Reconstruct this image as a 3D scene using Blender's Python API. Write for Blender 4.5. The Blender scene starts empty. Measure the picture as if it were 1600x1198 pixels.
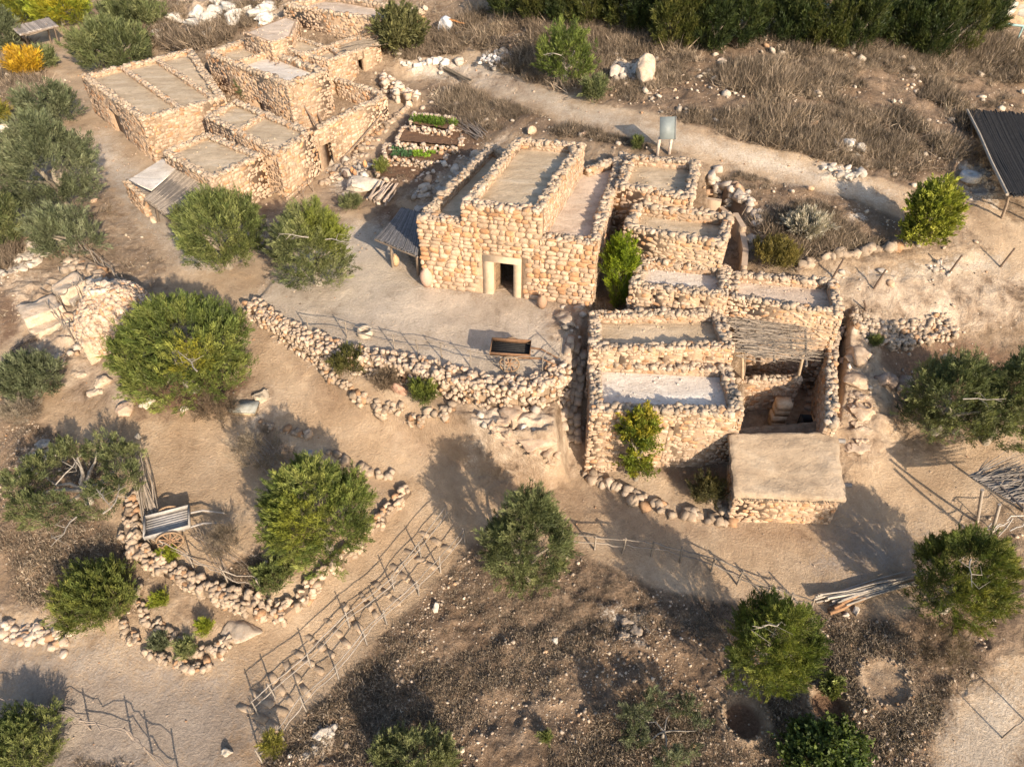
import bpy, math, random
import numpy as np
rng = np.random.default_rng(7); random.seed(7)
R = math.radians
S = bpy.context.scene
# ------------------------------------------------------------------ camera, world, sun, exposure
F, CX, CY, PITCH, H = 1080., 800., 599., R(41), 22.
cam = bpy.data.cameras.new('camera'); co = bpy.data.objects.new('camera', cam); S.collection.objects.link(co)
co.location = (0, 0, H); co.rotation_euler = (R(90) - PITCH, 0, 0)
cam.sensor_width = 36; cam.sensor_fit = 'HORIZONTAL'; cam.lens = 36 * F / 1600; cam.clip_end = 2000; cam.clip_start = .5
S.camera = co
SUN_EL, SUN_AZ = 24., -60.            # direction to the sun: (cos az, sin az) in plan
sd = np.array([math.cos(R(SUN_EL)) * math.cos(R(SUN_AZ)), math.cos(R(SUN_EL)) * math.sin(R(SUN_AZ)), math.sin(R(SUN_EL))])
w = bpy.data.worlds.new('World'); S.world = w; w.use_nodes = True
nt = w.node_tree; bg = nt.nodes['Background']; sky = nt.nodes.new('ShaderNodeTexSky')
sky.sky_type = 'NISHITA'; sky.sun_disc = False; sky.sun_elevation = R(SUN_EL); sky.sun_rotation = R(90 - SUN_AZ)
sky.dust_density = 1.5
nt.links.new(sky.outputs[0], bg.inputs[0]); bg.inputs[1].default_value = .15
sl = bpy.data.lights.new('sun', 'SUN'); so = bpy.data.objects.new('sun', sl); S.collection.objects.link(so)
sl.energy = 5.0; sl.angle = R(.6); sl.color = (1, .84, .65)
from mathutils import Vector, Matrix
so.rotation_euler = Vector((-sd[0], -sd[1], -sd[2])).to_track_quat('-Z', 'Y').to_euler()
S.view_settings.view_transform = 'Standard'; S.view_settings.look = 'None'; S.view_settings.gamma = 1
S.view_settings.exposure = .68

# ------------------------------------------------------------------ surveying: a picture ray met at a height
def up(px, py, z=0.):
    u = (px - CX) / F; v = (py - CY) / F
    dy = math.cos(PITCH) - v * math.sin(PITCH); dz = -math.sin(PITCH) - v * math.cos(PITCH)
    t = (z - H) / dz
    return np.array([u * t, dy * t, z])
def proj(p):
    x, y, z = p[0], p[1], p[2] - H
    d = y * math.cos(PITCH) - z * math.sin(PITCH)
    return CX + F * x / d, CY + F * (-y * math.sin(PITCH) - z * math.cos(PITCH)) / d
def depth(p): return p[1] * math.cos(PITCH) - (p[2] - H) * math.sin(PITCH)
def zat(px, py, z, pyt):
    B = up(px, py, z); lo, hi = z, z + 12
    for _ in range(40):
        m = (lo + hi) / 2
        if proj([B[0], B[1], m])[1] > pyt: lo = m
        else: hi = m
    return lo

# ------------------------------------------------------------------ value noise
_P = rng.random((64, 64, 64)).astype(np.float32)
def noise(x, y, z=0.):
    x, y, z = np.broadcast_arrays(np.asarray(x, float), np.asarray(y, float), np.asarray(z, float))
    xi, yi, zi = np.floor(x).astype(int), np.floor(y).astype(int), np.floor(z).astype(int)
    fx, fy, fz = x - xi, y - yi, z - zi
    fx = fx * fx * (3 - 2 * fx); fy = fy * fy * (3 - 2 * fy); fz = fz * fz * (3 - 2 * fz)
    r = 0
    for a in (0, 1):
        for b in (0, 1):
            for c in (0, 1):
                r = r + _P[(xi + a) & 63, (yi + b) & 63, (zi + c) & 63] * (fx if a else 1 - fx) * (fy if b else 1 - fy) * (fz if c else 1 - fz)
    return r * 2 - 1
def fbm(x, y, z=0., o=4):
    return sum(noise(x * 2 ** i + 7 * i, y * 2 ** i + 3 * i, z * 2. ** i) * .5 ** i for i in range(o))

# ------------------------------------------------------------------ terrain
CP = [(250,330,0),(200,240,.1),(330,420,0),(150,190,.3),(90,90,.8),(400,505,-.5),(470,580,-1.3),(560,650,-2.2),(640,690,-3.),(750,740,-3.8),(880,765,-4.2),(1000,820,-4.4),
 (1200,850,-4.4),(1380,870,-4.2),(1400,760,-3.5),(1450,700,-3.),(1340,640,-1.7),(1345,570,-.7),(1340,510,-.1),(1420,470,.4),(1550,430,.8),(1590,370,1.6),(1600,560,-1.3),(1500,650,-2.6),(1420,600,-2.2),
 (820,665,-2.4),(855,700,-3.5),(760,660,-2.5),(700,632,-1.7),(620,612,-1.4),(520,560,-.9),(830,635,-1.3),(890,650,-2.6),(890,705,-3.8),(895,570,-.9),
 (600,1000,-5),(350,1080,-5),(0,1040,-5),(200,1198,-5.3),(900,1000,-5),(1200,1150,-5.2),(1500,1100,-4.9),(1590,950,-4.3),(700,1190,-5.4),(1100,930,-4.8),(400,1190,-5.3),
 (620,860,-4.6),(690,790,-4.2),(560,790,-3.6),(450,900,-3.8),(480,985,-4.9),(500,730,-3.2),(300,720,-2.4),(350,800,-2.8),(400,900,-3.4),(250,860,-3.1),(350,980,-4.6),(100,900,-3.4),(100,700,-2.2),(20,650,-1.8),(50,800,-2.7),(20,960,-4.5),
 (200,640,-1.5),(400,640,-1.7),(120,540,-.9),(30,480,-.5),(60,400,0),(0,200,.3),(20,300,.1),
 (620,350,.1),(560,300,.3),(620,285,.8),(720,230,1.8),(640,165,2.),(560,335,.1),(480,290,0),(540,240,.5),(590,197,1.3),(630,130,2.5),(700,115,3.1),(800,170,3.5),(950,205,3.8),
 (1050,245,3.7),(1150,270,3.3),(1250,300,3.),(1350,320,2.6),(1450,360,1.9),(1300,385,1.7),(1200,420,1.1),(1160,400,1.2),(960,420,-.2),(955,475,-.4),(650,420,0),(780,470,0),
 (900,100,5),(1200,150,5.2),(1400,200,4.2),(1590,180,3.7),(1300,70,6.6),(1590,90,5.6),(1000,60,6.4),(700,50,5),(800,15,7),(520,90,3.6),(420,25,5),(300,50,3),(200,70,1.3),(100,60,1),(0,60,1),(0,5,2),(300,5,5),(1300,-60,8),(600,-60,8),(0,-60,4)]
cpw = np.array([up(*c) for c in CP])
cpw = np.vstack([cpw, [[-130,60,1],[130,60,3],[-200,200,8],[200,200,12],[0,220,12],[-40,0,-5.5],[40,0,-5.5],[0,0,-5.6],[-60,20,-3],[60,20,-3]]])
def _U(r2): return np.where(r2 > 1e-9, r2 * np.log(np.maximum(r2, 1e-9)) * .5, 0)
_n = len(cpw); _A = np.zeros((_n + 3, _n + 3)); _d2 = ((cpw[:, None, :2] - cpw[None, :, :2]) ** 2).sum(-1)
_A[:_n, :_n] = _U(_d2) + np.eye(_n) * 3.; _A[:_n, _n] = 1; _A[:_n, _n+1:] = cpw[:, :2]; _A[_n:, :_n] = _A[:_n, _n:].T
_W = np.linalg.solve(_A, np.concatenate([cpw[:, 2], [0, 0, 0]]))
def tps(x, y):
    x = np.asarray(x, float); y = np.asarray(y, float); sh = x.shape; x = np.clip(x.ravel(), -190, 190); y = np.clip(y.ravel(), -10, 230); out = np.empty(x.shape)
    for i in range(0, len(x), 40000):
        a, b = x[i:i+40000], y[i:i+40000]
        out[i:i+40000] = _U((a[:, None] - cpw[:, 0]) ** 2 + (b[:, None] - cpw[:, 1]) ** 2) @ _W[:_n] + _W[_n] + a * _W[_n+1] + b * _W[_n+2]
    return out.reshape(sh)
def inpoly(x, y, poly):
    r = np.zeros(np.shape(x), bool); n = len(poly)
    for i in range(n):
        (x1, y1), (x2, y2) = poly[i][:2], poly[(i+1) % n][:2]
        if y1 == y2: continue
        r ^= ((y1 > y) != (y2 > y)) & (x < (x2 - x1) * (y - y1) / (y2 - y1) + x1)
    return r
def dseg(x, y, pl, closed=False):
    d = np.full(np.shape(x), 1e9)
    pts = list(pl) + ([pl[0]] if closed else [])
    for a, b in zip(pts[:-1], pts[1:]):
        ax, ay, bx, by = a[0], a[1], b[0], b[1]; L = (bx-ax)**2 + (by-ay)**2 + 1e-9
        t = np.clip(((x-ax)*(bx-ax) + (y-ay)*(by-ay)) / L, 0, 1)
        d = np.minimum(d, np.hypot(x-ax-t*(bx-ax), y-ay-t*(by-ay)))
    return d
def PW(z, *pts): return [up(a, b, z) for a, b in pts]
PLAZA = PW(0, (388,474),(430,503),(480,530),(540,560),(610,566),(680,586),(740,600),(800,608),(850,603),(880,585),(902,545),(922,492),(924,470),(662,440),(600,345),(500,350),(440,420))
APRON = PW(-.9, (400,500),(470,552),(530,605),(600,630),(680,655),(760,680),(855,692),(893,680),(893,560),(600,540),(430,480))
OVR = [(APRON, lambda x, y: -.45 - .7*np.clip((x + 10.5)/9., 0, 1), .8), (PLAZA, 0., .35)]
MAIN_IN = PW(0, (664,445),(922,477),(975,345),(775,318)); OVR.append((MAIN_IN, 0.01, .2))
COURT = PW(-3.4, (1150,690),(1300,690),(1300,560),(1150,560)); OVR.append((COURT, -3.4, .4))
BEDS = [(2.35,[(648,180),(712,186),(704,205),(640,196)]),(1.9,[(630,201),(726,207),(718,230),(620,223)]),(1.35,[(600,229),(704,230),(694,253),(602,245)]),(.8,[(586,253),(678,263),(654,283),(592,278)])]
for z, p in BEDS: OVR.append((PW(z, *p), z, .25))
PITS = [((1163,1122), .72, .45), ((1297,1103), .7, .35), ((1383,1067), .8, .08)]
PITY = PW(1.1, (1092,320),(1120,322),(1140,335),(1156,352),(1160,395),(1150,418),(1120,418)); OVR.append((PITY, 1.1, .4))
def smooth_ovr(x, y, z):
    for poly, zz, bl in OVR:
        ins = inpoly(x, y, poly)
        if not ins.any(): continue
        d = dseg(x[ins], y[ins], poly, True); t = np.clip(d / bl, 0, 1)
        z[ins] = z[ins] * (1 - t) + (zz(x[ins], y[ins]) if callable(zz) else zz) * t
    return z
def G0(x, y):
    x = np.atleast_1d(np.asarray(x, float)); y = np.atleast_1d(np.asarray(y, float))
    z = tps(x, y)
    z = smooth_ovr(x, y, z)
    for c, r, dp in PITW:
        d = np.hypot(x - c[0], y - c[1]); z = z - dp * np.clip((r * 1.12 - d) / .22, 0, 1) + .1 * np.exp(-((d - r * 1.25) / .25) ** 2)
    return z
PITW = []
def G(x, y): return float(G0(x, y)[0])
def gp(px, py):
    z = 0.
    for _ in range(40):
        p = up(px, py, z); z = .6 * z + .4 * G(p[0], p[1])
    return np.array([p[0], p[1], G(p[0], p[1])])
PITW = [(gp(*c), r, d) for c, r, d in PITS]
def GL(*pts): return [gp(*p) for p in pts]

# ------------------------------------------------------------------ mesh buffer
class MB:
    def __init__(s): s.v = []; s.c = []; s.f3 = []; s.f4 = []; s.n = 0
    def add(s, v, f, col):
        v = np.asarray(v, float); f = np.asarray(f, int)
        col = np.asarray(col, float)
        if col.ndim == 1: col = np.tile(col, (len(v), 1))
        s.v.append(v); s.c.append(col)
        (s.f3 if f.shape[1] == 3 else s.f4).append(f + s.n); s.n += len(v)
    def inst(s, proto, M, c, col):            # proto (v,f); M (n,3,3) columns; c (n,3); col (n,3)
        pv, pf = proto; n = len(c)
        if n == 0: return
        V = np.einsum('nij,vj->nvi', M, pv) + c[:, None, :]
        Fc = pf[None] + (np.arange(n) * len(pv))[:, None, None]
        s.add(V.reshape(-1, 3), Fc.reshape(-1, pf.shape[1]), np.repeat(col, len(pv), 0))
    def box(s, c, size, rz=0., col=(.5,.5,.5), tilt=None):
        M = Matrix.Rotation(rz, 3, 'Z')
        if tilt is not None: M = M @ Matrix.Rotation(tilt[0], 3, 'X') @ Matrix.Rotation(tilt[1], 3, 'Y')
        v = CUBE[0] * np.array(size) @ np.array(M).T + np.array(c); s.add(v, CUBE[1], col)
    def prism(s, poly, z0, z1, col, top=None, bottom=True):
        n = len(poly); z0 = np.broadcast_to(z0, n); z1 = np.broadcast_to(z1, n)
        v = [[p[0], p[1], z0[i]] for i, p in enumerate(poly)] + [[p[0], p[1], z1[i]] for i, p in enumerate(poly)]
        s.add(v, [[i, (i+1) % n, n + (i+1) % n, n + i] for i in range(n)], col)
        cv = np.array(v); ct = cv[n:].mean(0)
        s.add(np.vstack([cv[n:], ct]), [[i, (i+1) % n, n] for i in range(n)], col)
        if bottom: s.add(np.vstack([cv[:n], cv[:n].mean(0)]), [[(i+1) % n, i, n] for i in range(n)], col)
    def tube(s, pts, rad, n=6, col=(.3,.25,.2)):
        pts = np.asarray(pts, float); rad = np.broadcast_to(rad, len(pts)); k = len(pts)
        T = np.gradient(pts, axis=0); T /= np.linalg.norm(T, axis=1)[:, None] + 1e-9
        ref = np.array([0, 0, 1.]) if abs(T[:, 2]).mean() < .8 else np.array([1., 0, 0])
        A = np.cross(T, ref); A /= np.linalg.norm(A, axis=1)[:, None] + 1e-9; B = np.cross(T, A)
        th = np.arange(n) * 2 * math.pi / n
        V = pts[:, None] + rad[:, None, None] * (np.cos(th)[None, :, None] * A[:, None] + np.sin(th)[None, :, None] * B[:, None])
        f = [[i*n+j, i*n+(j+1) % n, (i+1)*n+(j+1) % n, (i+1)*n+j] for i in range(k-1) for j in range(n)]
        s.add(V.reshape(-1, 3), f, col)
        for e, o in ((0, 0), (k-1, (k-1)*n)):
            s.add(np.vstack([V[e], pts[e]]), [[j, (j+1) % n, n] for j in range(n)], col)
    def build(s, name, m, parent=None, loc=None, smooth=False):
        v = np.vstack(s.v); c = np.vstack(s.c)
        if parent is not None: org = ORG[parent.name]
        else: org = np.array(loc if loc is not None else [v[:, 0].mean(), v[:, 1].mean(), v[:, 2].min()], float)
        v = v - org
        me = bpy.data.meshes.new(name)
        f3 = np.vstack(s.f3) if s.f3 else np.zeros((0, 3), int); f4 = np.vstack(s.f4) if s.f4 else np.zeros((0, 4), int)
        me.vertices.add(len(v)); me.vertices.foreach_set('co', v.ravel())
        idx = np.concatenate([f3.ravel(), f4.ravel()]); me.loops.add(len(idx)); me.loops.foreach_set('vertex_index', idx)
        tot = np.concatenate([np.full(len(f3), 3), np.full(len(f4), 4)]); st = np.concatenate([[0], np.cumsum(tot)[:-1]])
        me.polygons.add(len(tot)); me.polygons.foreach_set('loop_start', st); me.polygons.foreach_set('loop_total', tot)
        if smooth: me.polygons.foreach_set('use_smooth', np.ones(len(tot), bool))
        me.update(calc_edges=True)
        ca = me.color_attributes.new('Col', 'FLOAT_COLOR', 'POINT')
        ca.data.foreach_set('color', np.hstack([c[:, :3], np.ones((len(c), 1)) if c.shape[1] == 3 else c[:, 3:4]]).ravel())
        me.materials.append(m)
        o = bpy.data.objects.new(name, me); S.collection.objects.link(o)
        if parent is not None: o.parent = parent
        else: o.location = org
        ORG[o.name] = org
        return o
ORG = {}
def tag(o, label=None, cat=None, group=None, kind=None):
    if label: o['label'] = label
    if cat: o['category'] = cat
    if group: o['group'] = group
    if kind: o['kind'] = kind
    return o
def root(name, loc, label, cat, group=None, rz=0):
    o = bpy.data.objects.new(name, None); S.collection.objects.link(o); o.location = loc; o.rotation_euler = (0, 0, rz)
    o.empty_display_size = .3; ORG[o.name] = np.array(loc, float); return tag(o, label, cat, group)
CUBE = (np.array([[x, y, z] for x in (-.5, .5) for y in (-.5, .5) for z in (-.5, .5)]),
        np.array([[0,1,3,2],[4,6,7,5],[0,4,5,1],[2,3,7,6],[0,2,6,4],[1,5,7,3]]))
# rounded block stones and rocks
def _cubegrid(k):
    V = {}; Fc = []
    def vid(p):
        q = tuple(p); return V.setdefault(q, len(V))
    for ax in range(3):
        for sg in (0, k):
            for i in range(k):
                for j in range(k):
                    q = []
                    for a, b in ((0,0),(1,0),(1,1),(0,1)):
                        p = [0, 0, 0]; p[ax] = sg; p[(ax+1) % 3] = i + a; p[(ax+2) % 3] = j + b; q.append(vid(p))
                    Fc.append(q if sg else q[::-1])
    return np.array(list(V.keys()), float) / k * 2 - 1, np.array(Fc)
def stone_proto(seed, k=2, rnd=.45, amp=.14):
    r = np.random.default_rng(seed); v, f = _cubegrid(k)
    sph = v / np.linalg.norm(v, axis=1)[:, None]
    v = v * (1 - rnd) * .92 + sph * rnd * 1.1 + r.normal(0, amp, v.shape) * .6
    return v * .5, f
def ico(sub=1):
    t = (1 + 5 ** .5) / 2
    v = [(-1,t,0),(1,t,0),(-1,-t,0),(1,-t,0),(0,-1,t),(0,1,t),(0,-1,-t),(0,1,-t),(t,0,-1),(t,0,1),(-t,0,-1),(-t,0,1)]
    f = [(0,11,5),(0,5,1),(0,1,7),(0,7,10),(0,10,11),(1,5,9),(5,11,4),(11,10,2),(10,7,6),(7,1,8),(3,9,4),(3,4,2),(3,2,6),(3,6,8),(3,8,9),(4,9,5),(2,4,11),(6,2,10),(8,6,7),(9,8,1)]
    v = [np.array(a, float) / np.linalg.norm(a) for a in v]
    for _ in range(sub):
        m = {}; g = []
        def mid(a, b):
            k = (min(a, b), max(a, b))
            if k not in m: q = v[a] + v[b]; m[k] = len(v); v.append(q / np.linalg.norm(q))
            return m[k]
        for a, b, c in f:
            x, y, z = mid(a, b), mid(b, c), mid(c, a); g += [(a,x,z),(b,y,x),(c,z,y),(x,y,z)]
        f = g
    return np.array(v), np.array(f)
def rock_proto(seed, sub=1, cuts=7, amp=.05):
    r = np.random.default_rng(seed); v, f = ico(sub); v = v.copy()
    for _ in range(cuts):
        n = r.normal(size=3); n /= np.linalg.norm(n); h = r.uniform(.5, .8); d = v @ n
        v[d > h] -= np.outer(d[d > h] - h, n)
    v += noise(v[:, 0]*2+seed, v[:, 1]*2, v[:, 2]*2)[:, None] * v * .22 + r.normal(0, amp, v.shape)
    return v * .55, f
def slab_proto(seed):
    r = np.random.default_rng(seed + 300); n = r.integers(6, 9); th = np.sort(np.linspace(0, 2*math.pi, n, endpoint=False) + r.normal(0, .16, n)); p = 5.
    rad = 1/(np.abs(np.cos(th))**p + np.abs(np.sin(th))**p)**(1/p); rad *= r.uniform(.9, 1.06, n); o = np.stack([np.cos(th)*rad, np.sin(th)*rad], 1)*.5
    tl = r.normal(0, .07, 2); ch = r.uniform(.84, .92)
    def ring(k, y): return np.stack([o[:, 0]*k, y + (o @ tl if y > .3 else 0), o[:, 1]*k], 1) if False else np.stack([o[:, 0]*k, np.full(n, y) + (o @ tl)*(y > .3), o[:, 1]*k], 1)
    V = np.vstack([ring(.97, -.5), ring(1., .3), ring(ch, .5), [[0, .5, 0]]]); f = []
    for i in range(n):
        j = (i+1) % n; f += [[i, j, n+j], [i, n+j, n+i], [n+i, n+j, 2*n+j], [n+i, 2*n+j, 2*n+i], [2*n+i, 2*n+j, 3*n]]
    return V, np.array(f)
STONES = [stone_proto(i, 2, .18, .17) for i in range(10)]
SLABS = [slab_proto(i) for i in range(14)]
ROCKS = [rock_proto(20 + i) for i in range(5)] + [stone_proto(70 + i, 2, .22, .2) for i in range(8)]
BIG = [rock_proto(50 + i, 3, 12, .015) for i in range(6)]
def stonecol(n, base, var=.12, warm=.5):
    b = np.array(base)[None] * (1 + rng.normal(0, var, (n, 1)))
    k = rng.random((n, 1))
    b = np.where(k < .16 * warm * 2, b * [1.0, .79, .62], b)        # rusty stones
    b = np.where(k > .86, b * [1.15, 1.18, 1.22], b)
    return np.clip(b, .03, .85)
LIME = (.44, .325, .23); GREY = (.385, .305, .225); PALE = (.43, .335, .25); MORT = (.40, .285, .19)

# ------------------------------------------------------------------ materials
def newmat(name, rough=.9):
    m = bpy.data.materials.new(name); m.use_nodes = True; t = m.node_tree; b = t.nodes['Principled BSDF']
    b.inputs['Roughness'].default_value = rough; b.inputs['Specular IOR Level'].default_value = .25
    return m, t, b
def nz(t, scale, detail=5, rough=.6, vec=None, dist=0.):
    n = t.nodes.new('ShaderNodeTexNoise'); n.inputs['Scale'].default_value = scale; n.inputs['Detail'].default_value = detail
    n.inputs['Roughness'].default_value = rough; n.inputs['Distortion'].default_value = dist
    if vec is not None: t.links.new(vec, n.inputs['Vector'])
    return n.outputs['Fac']
def wpos(t, sc=(1, 1, 1)):
    g = t.nodes.new('ShaderNodeNewGeometry'); m = t.nodes.new('ShaderNodeMapping'); m.inputs['Scale'].default_value = sc
    t.links.new(g.outputs['Position'], m.inputs['Vector']); return m.outputs[0]
def ramp(t, fac, stops):
    r = t.nodes.new('ShaderNodeValToRGB'); e = r.color_ramp.elements
    while len(e) < len(stops): e.new(.5)
    for i, (p, c) in enumerate(stops): e[i].position = p; e[i].color = (*c, 1) if len(c) == 3 else c
    t.links.new(fac, r.inputs[0]); return r.outputs[0]
def mix(t, fac, a, b, mode='MIX'):
    n = t.nodes.new('ShaderNodeMix'); n.data_type = 'RGBA'; n.blend_type = mode; n.clamp_factor = True
    for s_, v in ((n.inputs[0], fac), (n.inputs[6], a), (n.inputs[7], b)):
        if isinstance(v, (int, float)): s_.default_value = v
        elif isinstance(v, tuple): s_.default_value = (*v, 1)
        else: t.links.new(v, s_)
    return n.outputs[2]
def mth(t, op, a, b=None):
    n = t.nodes.new('ShaderNodeMath'); n.operation = op
    for s_, v in ((n.inputs[0], a), (n.inputs[1], b)):
        if v is None: continue
        if isinstance(v, (int, float)): s_.default_value = v
        else: t.links.new(v, s_)
    return n.outputs[0]
def bump(t, b, h, st=.5, dist=.05):
    n = t.nodes.new('ShaderNodeBump'); n.inputs['Strength'].default_value = st; n.inputs['Distance'].default_value = dist
    t.links.new(h, n.inputs['Height']); t.links.new(n.outputs[0], b.inputs['Normal'])
def vcol(t):
    a = t.nodes.new('ShaderNodeAttribute'); a.attribute_name = 'Col'; return a
def mat_stone(name='stone', bs=.5):
    m, t, b = newmat(name, .92); p = wpos(t); c = vcol(t).outputs['Color']
    n1 = nz(t, 3.2, 6, .7, p); n2 = nz(t, 22, 4, .7, p)
    k = ramp(t, n1, [(.3, (.70, .67, .64)), (.55, (1, 1, 1)), (.72, (1.3, 1.3, 1.28))])
    n5 = nz(t, 5.5, 4, .7, p, .5); c = mix(t, mth(t, 'MULTIPLY', ramp(t, n5, [(.56, (0, 0, 0)), (.68, (1, 1, 1))]), .45), c, mix(t, 1., c, (1.0, .68, .46), 'MULTIPLY'))
    c = mix(t, 1., c, k, 'MULTIPLY'); k2 = ramp(t, n2, [(.3, (.75, .74, .73)), (.6, (1.05, 1.05, 1.05))])
    c = mix(t, .8, c, k2, 'MULTIPLY')
    t.links.new(c, b.inputs['Base Color']); bump(t, b, mth(t, 'ADD', mth(t, 'MULTIPLY', n1, 1.), mth(t, 'MULTIPLY', n2, .4)), bs, .06)
    return m
def mat_roof(name, c1, c2, c3, streak=.8):
    m, t, b = newmat(name, .95); p = wpos(t)
    warp = nz(t, .6, 3, .5, p, 1.2); n1 = nz(t, 1., 5, .62, wpos(t, (.35, 1.1, .5)), .8); n2 = nz(t, 9, 5, .75, p); n3 = nz(t, .45, 4, .6, p, .6)
    c = ramp(t, n1, [(.32, c1), (.52, c2), (.72, c3)])
    c = mix(t, ramp(t, n3, [(.5, (0, 0, 0)), (.7, (1, 1, 1))]), c, tuple(min(.8, x * 1.28 + .03) for x in c2))
    c = mix(t, .55, c, ramp(t, n2, [(.3, (.78, .77, .75)), (.6, (1.06, 1.05, 1.04))]), 'MULTIPLY')
    v = t.nodes.new('ShaderNodeTexVoronoi'); v.feature = 'DISTANCE_TO_EDGE'; v.inputs['Scale'].default_value = .55; v.inputs['Randomness'].default_value = 1
    mp = t.nodes.new('ShaderNodeVectorMath'); mp.operation = 'ADD'; t.links.new(p, mp.inputs[0]); nn = t.nodes.new('ShaderNodeTexNoise'); nn.inputs['Scale'].default_value = 1.5; t.links.new(p, nn.inputs['Vector']); t.links.new(nn.outputs['Color'], mp.inputs[1]); t.links.new(mp.outputs[0], v.inputs['Vector'])
    cr = ramp(t, v.outputs['Distance'], [(0, (.55, .5, .45)), (.012, (1, 1, 1))])
    c = mix(t, .35, c, cr, 'MULTIPLY')
    n4 = nz(t, 2.6, 6, .7, p, .4); c = mix(t, .8, c, ramp(t, n4, [(.32, (.82, .80, .78)), (.5, (1, 1, 1)), (.68, (1.1, 1.1, 1.1))]), 'MULTIPLY')
    t.links.new(c, b.inputs['Base Color']); bump(t, b, mth(t, 'ADD', mth(t, 'ADD', n2, n4), mth(t, 'MULTIPLY', n1, 2.)), .7, .07); return m
def mat_col(name, rough=.9, sc=(6, 6, 6), lo=.7, hi=1.15, bs=.4, bd=.02, metal=0):
    m, t, b = newmat(name, rough); p = wpos(t, sc); n = nz(t, 1., 5, .7, p); c = mix(t, 1., vcol(t).outputs['Color'], ramp(t, n, [(.3, (lo,)*3), (.7, (hi,)*3)]), 'MULTIPLY')
    b.inputs['Metallic'].default_value = metal
    t.links.new(c, b.inputs['Base Color']); bump(t, b, n, bs, bd); return m
def mat_leaf(name, tr=.28):
    m, t, b = newmat(name, .6); c = vcol(t).outputs['Color']; t.links.new(c, b.inputs['Base Color']); b.inputs['Specular IOR Level'].default_value = .3
    tl = t.nodes.new('ShaderNodeBsdfTranslucent'); t.links.new(mix(t, 1., c, (1.3, 1.35, .7), 'MULTIPLY'), tl.inputs[0])
    ms = t.nodes.new('ShaderNodeMixShader'); ms.inputs[0].default_value = tr
    t.links.new(b.outputs[0], ms.inputs[1]); t.links.new(tl.outputs[0], ms.inputs[2]); t.links.new(ms.outputs[0], t.nodes['Material Output'].inputs[0]); return m
M_STONE = mat_stone(); M_LEAF = mat_leaf('leaf'); M_DRY = mat_leaf('dry_twigs', .12)
M_WOOD = mat_col('wood', .85, (5, 5, 5), .65, 1.15, .5, .02); M_BARK = mat_col('bark', .95, (9, 9, 4), .55, 1.2, .8, .03)
M_PLAST = mat_col('plaster', .95, (2.5, 2.5, 2.5), .8, 1.1, .5, .05); M_PAINT = mat_col('painted_metal', .5, (3, 3, 3), .85, 1.05, .1, .01)
M_POT = mat_col('clay', .7, (12, 12, 12), .8, 1.1, .3, .01); M_CLOTH = mat_col('fabric', .9, (6, 6, 6), .75, 1.1, .5, .04)
M_SOILB = mat_col('bed_soil', 1., (9, 9, 9), .55, 1.25, .9, .08)
M_ROOF = mat_roof('roof_plaster', (.37, .28, .185), (.47, .365, .245), (.55, .455, .335))
M_ROOFM = mat_roof('roof_mud', (.29, .215, .145), (.36, .275, .19), (.43, .34, .245)); M_ROOFW = mat_roof('roof_lime', (.54, .47, .39), (.63, .56, .48), (.70, .65, .58))
M_ROOFP = mat_roof('roof_pink', (.44, .33, .245), (.52, .41, .31), (.60, .50, .40))

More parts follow.
